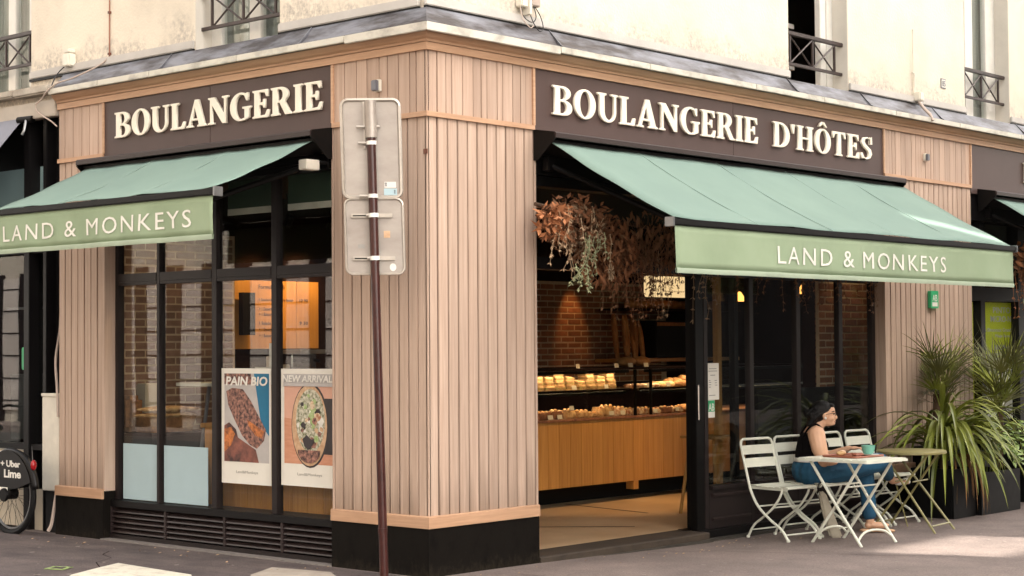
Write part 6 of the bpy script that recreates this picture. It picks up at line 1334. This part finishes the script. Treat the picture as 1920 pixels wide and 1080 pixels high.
for k in range(26):
    a = rp_.uniform(R(200),R(350)); d = Vector((math.cos(a),math.sin(a),0)); b = MB(); ribbon(b, (6.44,-0.60,0.50), d, rp_.uniform(0.50,0.80), 0.016, 6.0, 8, 0.3, 0.5); b.build('dry_leaf','leaf_dry',sp,recalc=False,smooth=True)
def fan(t, base, d, stalk, n, L_, spread, m, rise=1.0, wd=0.016):
    """stalk with a fan of narrow leaflets"""
    b = MB(); p = Vector(base); tip = p+Vector((d.x,d.y,rise)).normalized()*stalk; b.tube([p,(p+tip)/2+Vector((0,0,0.02)),tip],0.006,5,0.004)
    f = (tip-p).normalized(); sd_ = f.cross(Vector((0,0,1))); sd_ = sd_.normalized() if sd_.length>1e-3 else Vector((1,0,0)); up_ = sd_.cross(f)
    for k in range(n):
        a = (k/(n-1)-0.5)*spread; dd = (f*math.cos(a)+sd_*math.sin(a)+up_*rp_.uniform(-.12,.12)).normalized(); l2 = L_*(1-0.25*abs(a)/spread*2)*rp_.uniform(.8,1.1); q = tip; rows = []; tt_ = dd.copy()
        for i in range(6):
            s = i/5; ww = wd*(0.5+2*s*(1-s))*(1-s**3)+0.0006; s2 = tt_.cross(up_).normalized(); rows += [q-s2*ww/2, q+s2*ww/2]; q = q+tt_*l2/5; tt_ = (tt_+Vector((0,0,-0.10))).normalized()
        b.add(rows, [(2*i,2*i+2,2*i+3,2*i+1) for i in range(5)])
    return b.build('frond', m, t, recalc=False)
pl_ = thing('fan_palm', 'dark spiky fan palm standing against the slatted pilaster', 'palm', (6.95,-0.16,0.5))
MB().tube([(6.95,-0.16,0.45),(6.94,-0.18,0.8),(6.96,-0.17,1.08)],0.055,10,0.045).build('trunk','trunk_brown',pl_,smooth=True)
for k in range(40):
    a = rp_.uniform(0,2*math.pi); d = Vector((math.cos(a),math.sin(a)*0.7-0.15,0)); fan(pl_, (6.96,-0.20,1.02+rp_.uniform(-.14,.06)), d, rp_.uniform(0.04,0.42), rp_.choice((9,12,15)), rp_.uniform(0.28,0.62), R(rp_.uniform(45,120)), 'leaf_palm' if k%3 else 'leaf_strap', rp_.uniform(-0.3,2.6), 0.012)
pl2 = thing('fan_palm', 'green fan palm rising in front of the lime menu sheets', 'palm', (7.85,-0.45,0.0))
MB().tube([(7.75,-0.40,0.0),(7.77,-0.42,0.5),(7.80,-0.42,0.92)],0.04,10,0.03).build('trunk','trunk_brown',pl2,smooth=True)
for k in range(44):
    a = rp_.uniform(0,2*math.pi); d = Vector((math.cos(a),math.sin(a)*0.8,0)); fan(pl2, (7.80,-0.42,0.92+rp_.uniform(-.15,.05)), d, rp_.uniform(0.10,0.48), rp_.choice((9,12,15)), rp_.uniform(0.32,0.60), R(rp_.uniform(50,120)), 'leaf_strap' if k%2==0 else 'leaf_palm', rp_.uniform(-0.4,2.2), 0.013)
sh = thing('broad_leaf_shrub', 'light green broad leaved shrub hanging over the long planter', 'shrub', (7.2,-0.62,0.3))
for k in range(9):
    a = rp_.uniform(R(200),R(340)); x0 = 6.95+0.055*k; pts = [Vector((x0,-0.60,0.30)), Vector((x0+0.05*math.cos(a),-0.66,0.62+rp_.uniform(-.1,.15))), Vector((x0+0.14*math.cos(a),-0.86,0.62+rp_.uniform(-.2,.2))), Vector((x0+0.18*math.cos(a),-0.95,0.38+rp_.uniform(-.1,.25)))]
    pt = bez(pts,4); MB().tube(pt,0.005,5,0.002).build('twig','leaf_strap',sh)
    for q in pt[3::1]:
        for s in (-1,1):
            d = Vector((s*rp_.uniform(.4,1),rp_.uniform(-.9,-.1),rp_.uniform(-.9,.3))).normalized(); L_ = rp_.uniform(0.07,0.12); s2 = d.cross(Vector((0,-0.6,1))).normalized()*L_*0.26; n_ = d.cross(s2).normalized()*L_*0.08
            MB().add([q,q+d*L_*.3+s2,q+d*L_*.65+s2*.8,q+d*L_,q+d*L_*.65-s2*.8,q+d*L_*.3-s2,q+d*L_*.5-n_],[(0,1,6),(1,2,6),(2,3,6),(3,4,6),(4,5,6),(5,0,6)]).build('leaf','leaf_broad',sh,recalc=False)

# ================================================================ HOUSES ACROSS THE STREETS (they shade the scene and show in the glass)
def far_house(label, O, d, length, h, m, floors, bays, depth=9, z0=3.6, ground='dark'):
    """front starts at O and runs along d; it faces d rotated +90 degrees"""
    d = Vector((*d,0)).normalized(); nrm = Vector((-d.y,d.x,0)); O = Vector((*O,0)); f = lambda a,t_,z: O+d*a+nrm*t_+Vector((0,0,z))
    t = thing('street_house', label, 'building', O+d*length/2)
    fh = (h-z0)/floors; bw = length/bays; q = MB(lambda p: f(*p)); ops = []
    wall = MB(lambda p: f(*p)); e = 0.0
    for i in range(bays):
        a, c = i*bw+bw*0.3, i*bw+bw*0.7; wall.box(e, a, -0.4, 0, -0.1, h); z = -0.1
        for k in range(floors):
            b0, b1 = z0+k*fh+fh*0.12, z0+k*fh+fh*0.80; wall.box(a, c, -0.4, 0, z, b0); z = b1
            w_ = MB(lambda p: f(*p)).box(a, c, -0.30, -0.26, b0, b1).build('window','far_glass',t)
            for (p0,p1,q0,q1) in ((a,a+0.08,b0,b1),(c-0.08,c,b0,b1),((a+c)/2-0.05,(a+c)/2+0.05,b0,b1),(a+0.08,c-0.08,b0+(b1-b0)*0.66,b0+(b1-b0)*0.66+0.06),(a+0.08,c-0.08,b0+(b1-b0)*0.33,b0+(b1-b0)*0.33+0.05)): MB(lambda p: f(*p)).box(p0,p1,-0.258,-0.20,q0,q1).build('glazing_bar','white_frame',w_)
        wall.box(a, c, -0.4, 0, z, h); e = c
    wall.box(e, length, -0.4, 0, -0.1, h); wall.build('wall', m, t)
    MB(lambda p: f(*p)).box(0, length, -depth, -0.41, -0.1, h).build('body', m, t); MB(lambda p: f(*p)).box(-0.1, length+0.1, -depth-0.1, 0.25, h, h+0.3).build('cornice', m, t); MB(lambda p: f(*p)).box(0.3, length-0.3, -depth+0.3, -0.5, h+0.3, h+1.6).build('roof', 'roof_slate', t)
    if ground == 'dark':
        MB(lambda p: f(*p)).box(0.05, length-0.05, 0.002, 0.10, -0.05, 3.3).build('shopfront','shop_dark',t)
    else:
        for i in range(int(length/1.05)):
            a = 0.25+i*1.05; w_ = MB(lambda p: f(*p)).box(a, a+0.62, 0.002, 0.05, 0.25, 3.1).build('tall_window','window_sky_pale',t)
            for k in range(6): MB(lambda p: f(*p)).box(a, a+0.62, 0.051, 0.062, 0.45+k*0.48, 0.475+k*0.48).build('glazing_bar','shop_dark',w_)
            MB(lambda p: f(*p)).box(a+0.63, a+1.04, 0.002, 0.06, 0.0, 3.2).build('pier','shop_dark',t)
    return t
far_house('tall pale house across the left street, mirrored in the shop glass', (-12.3,34), (0,-1), 43, 15, 'facade_far', 4, 14, ground='pale')
far_house('tall stone house straight across the right street', (-1.0,-14.5), (1,0), 9.2, 17, 'facade_stone', 4, 4)
far_house('tall cream house further down across the right street', (13.6,-14.5), (1,0), 30, 17, 'facade_far', 4, 10)
far_house('low house squeezed between two taller ones across the street', (8.25,-14.5), (1,0), 5.3, 7.0, 'facade_stone', 1, 2)
hd = thing('sun_baffle', 'unseen slotted plank hoarding on posts above the low house across the street', 'baffle', (10.9,-14.8,8.9))  # unseen slotted screen, shaped along the sun to throw chosen patches of sunlight
SL_ = [(8.2,13.6,9.45,9.62),(8.2,13.6,10.42,10.62),(8.2,8.35,9.62,10.42),(9.9,11.3,9.62,10.42),(12.15,13.6,9.62,10.42),(9.95,13.6,9.2,9.45),(8.2,12.25,10.62,11.75),(12.95,13.6,10.62,11.75),(8.2,10.35,11.75,17.3),(11.35,13.6,11.75,17.3)]
for a,c,z0_,z1_ in SL_: MB().box(a,c,-14.95,-14.85,z0_,z1_).build('panel','counter_oak',hd)
for pg in ([(10.35,11.75),(11.35,11.75),(11.35,13.02),(10.35,13.50)], [(10.35,13.72),(11.35,13.27),(11.35,17.3),(10.35,17.3)]): MB().prism(pg, lambda a,z,t_: (a,t_,z), -14.95, -14.85).build('panel','counter_oak',hd)
for x in (8.3,13.5): MB().box(x-0.06,x+0.06,-15.1,-14.952,8.6,17.2).build('post','black_metal',hd)
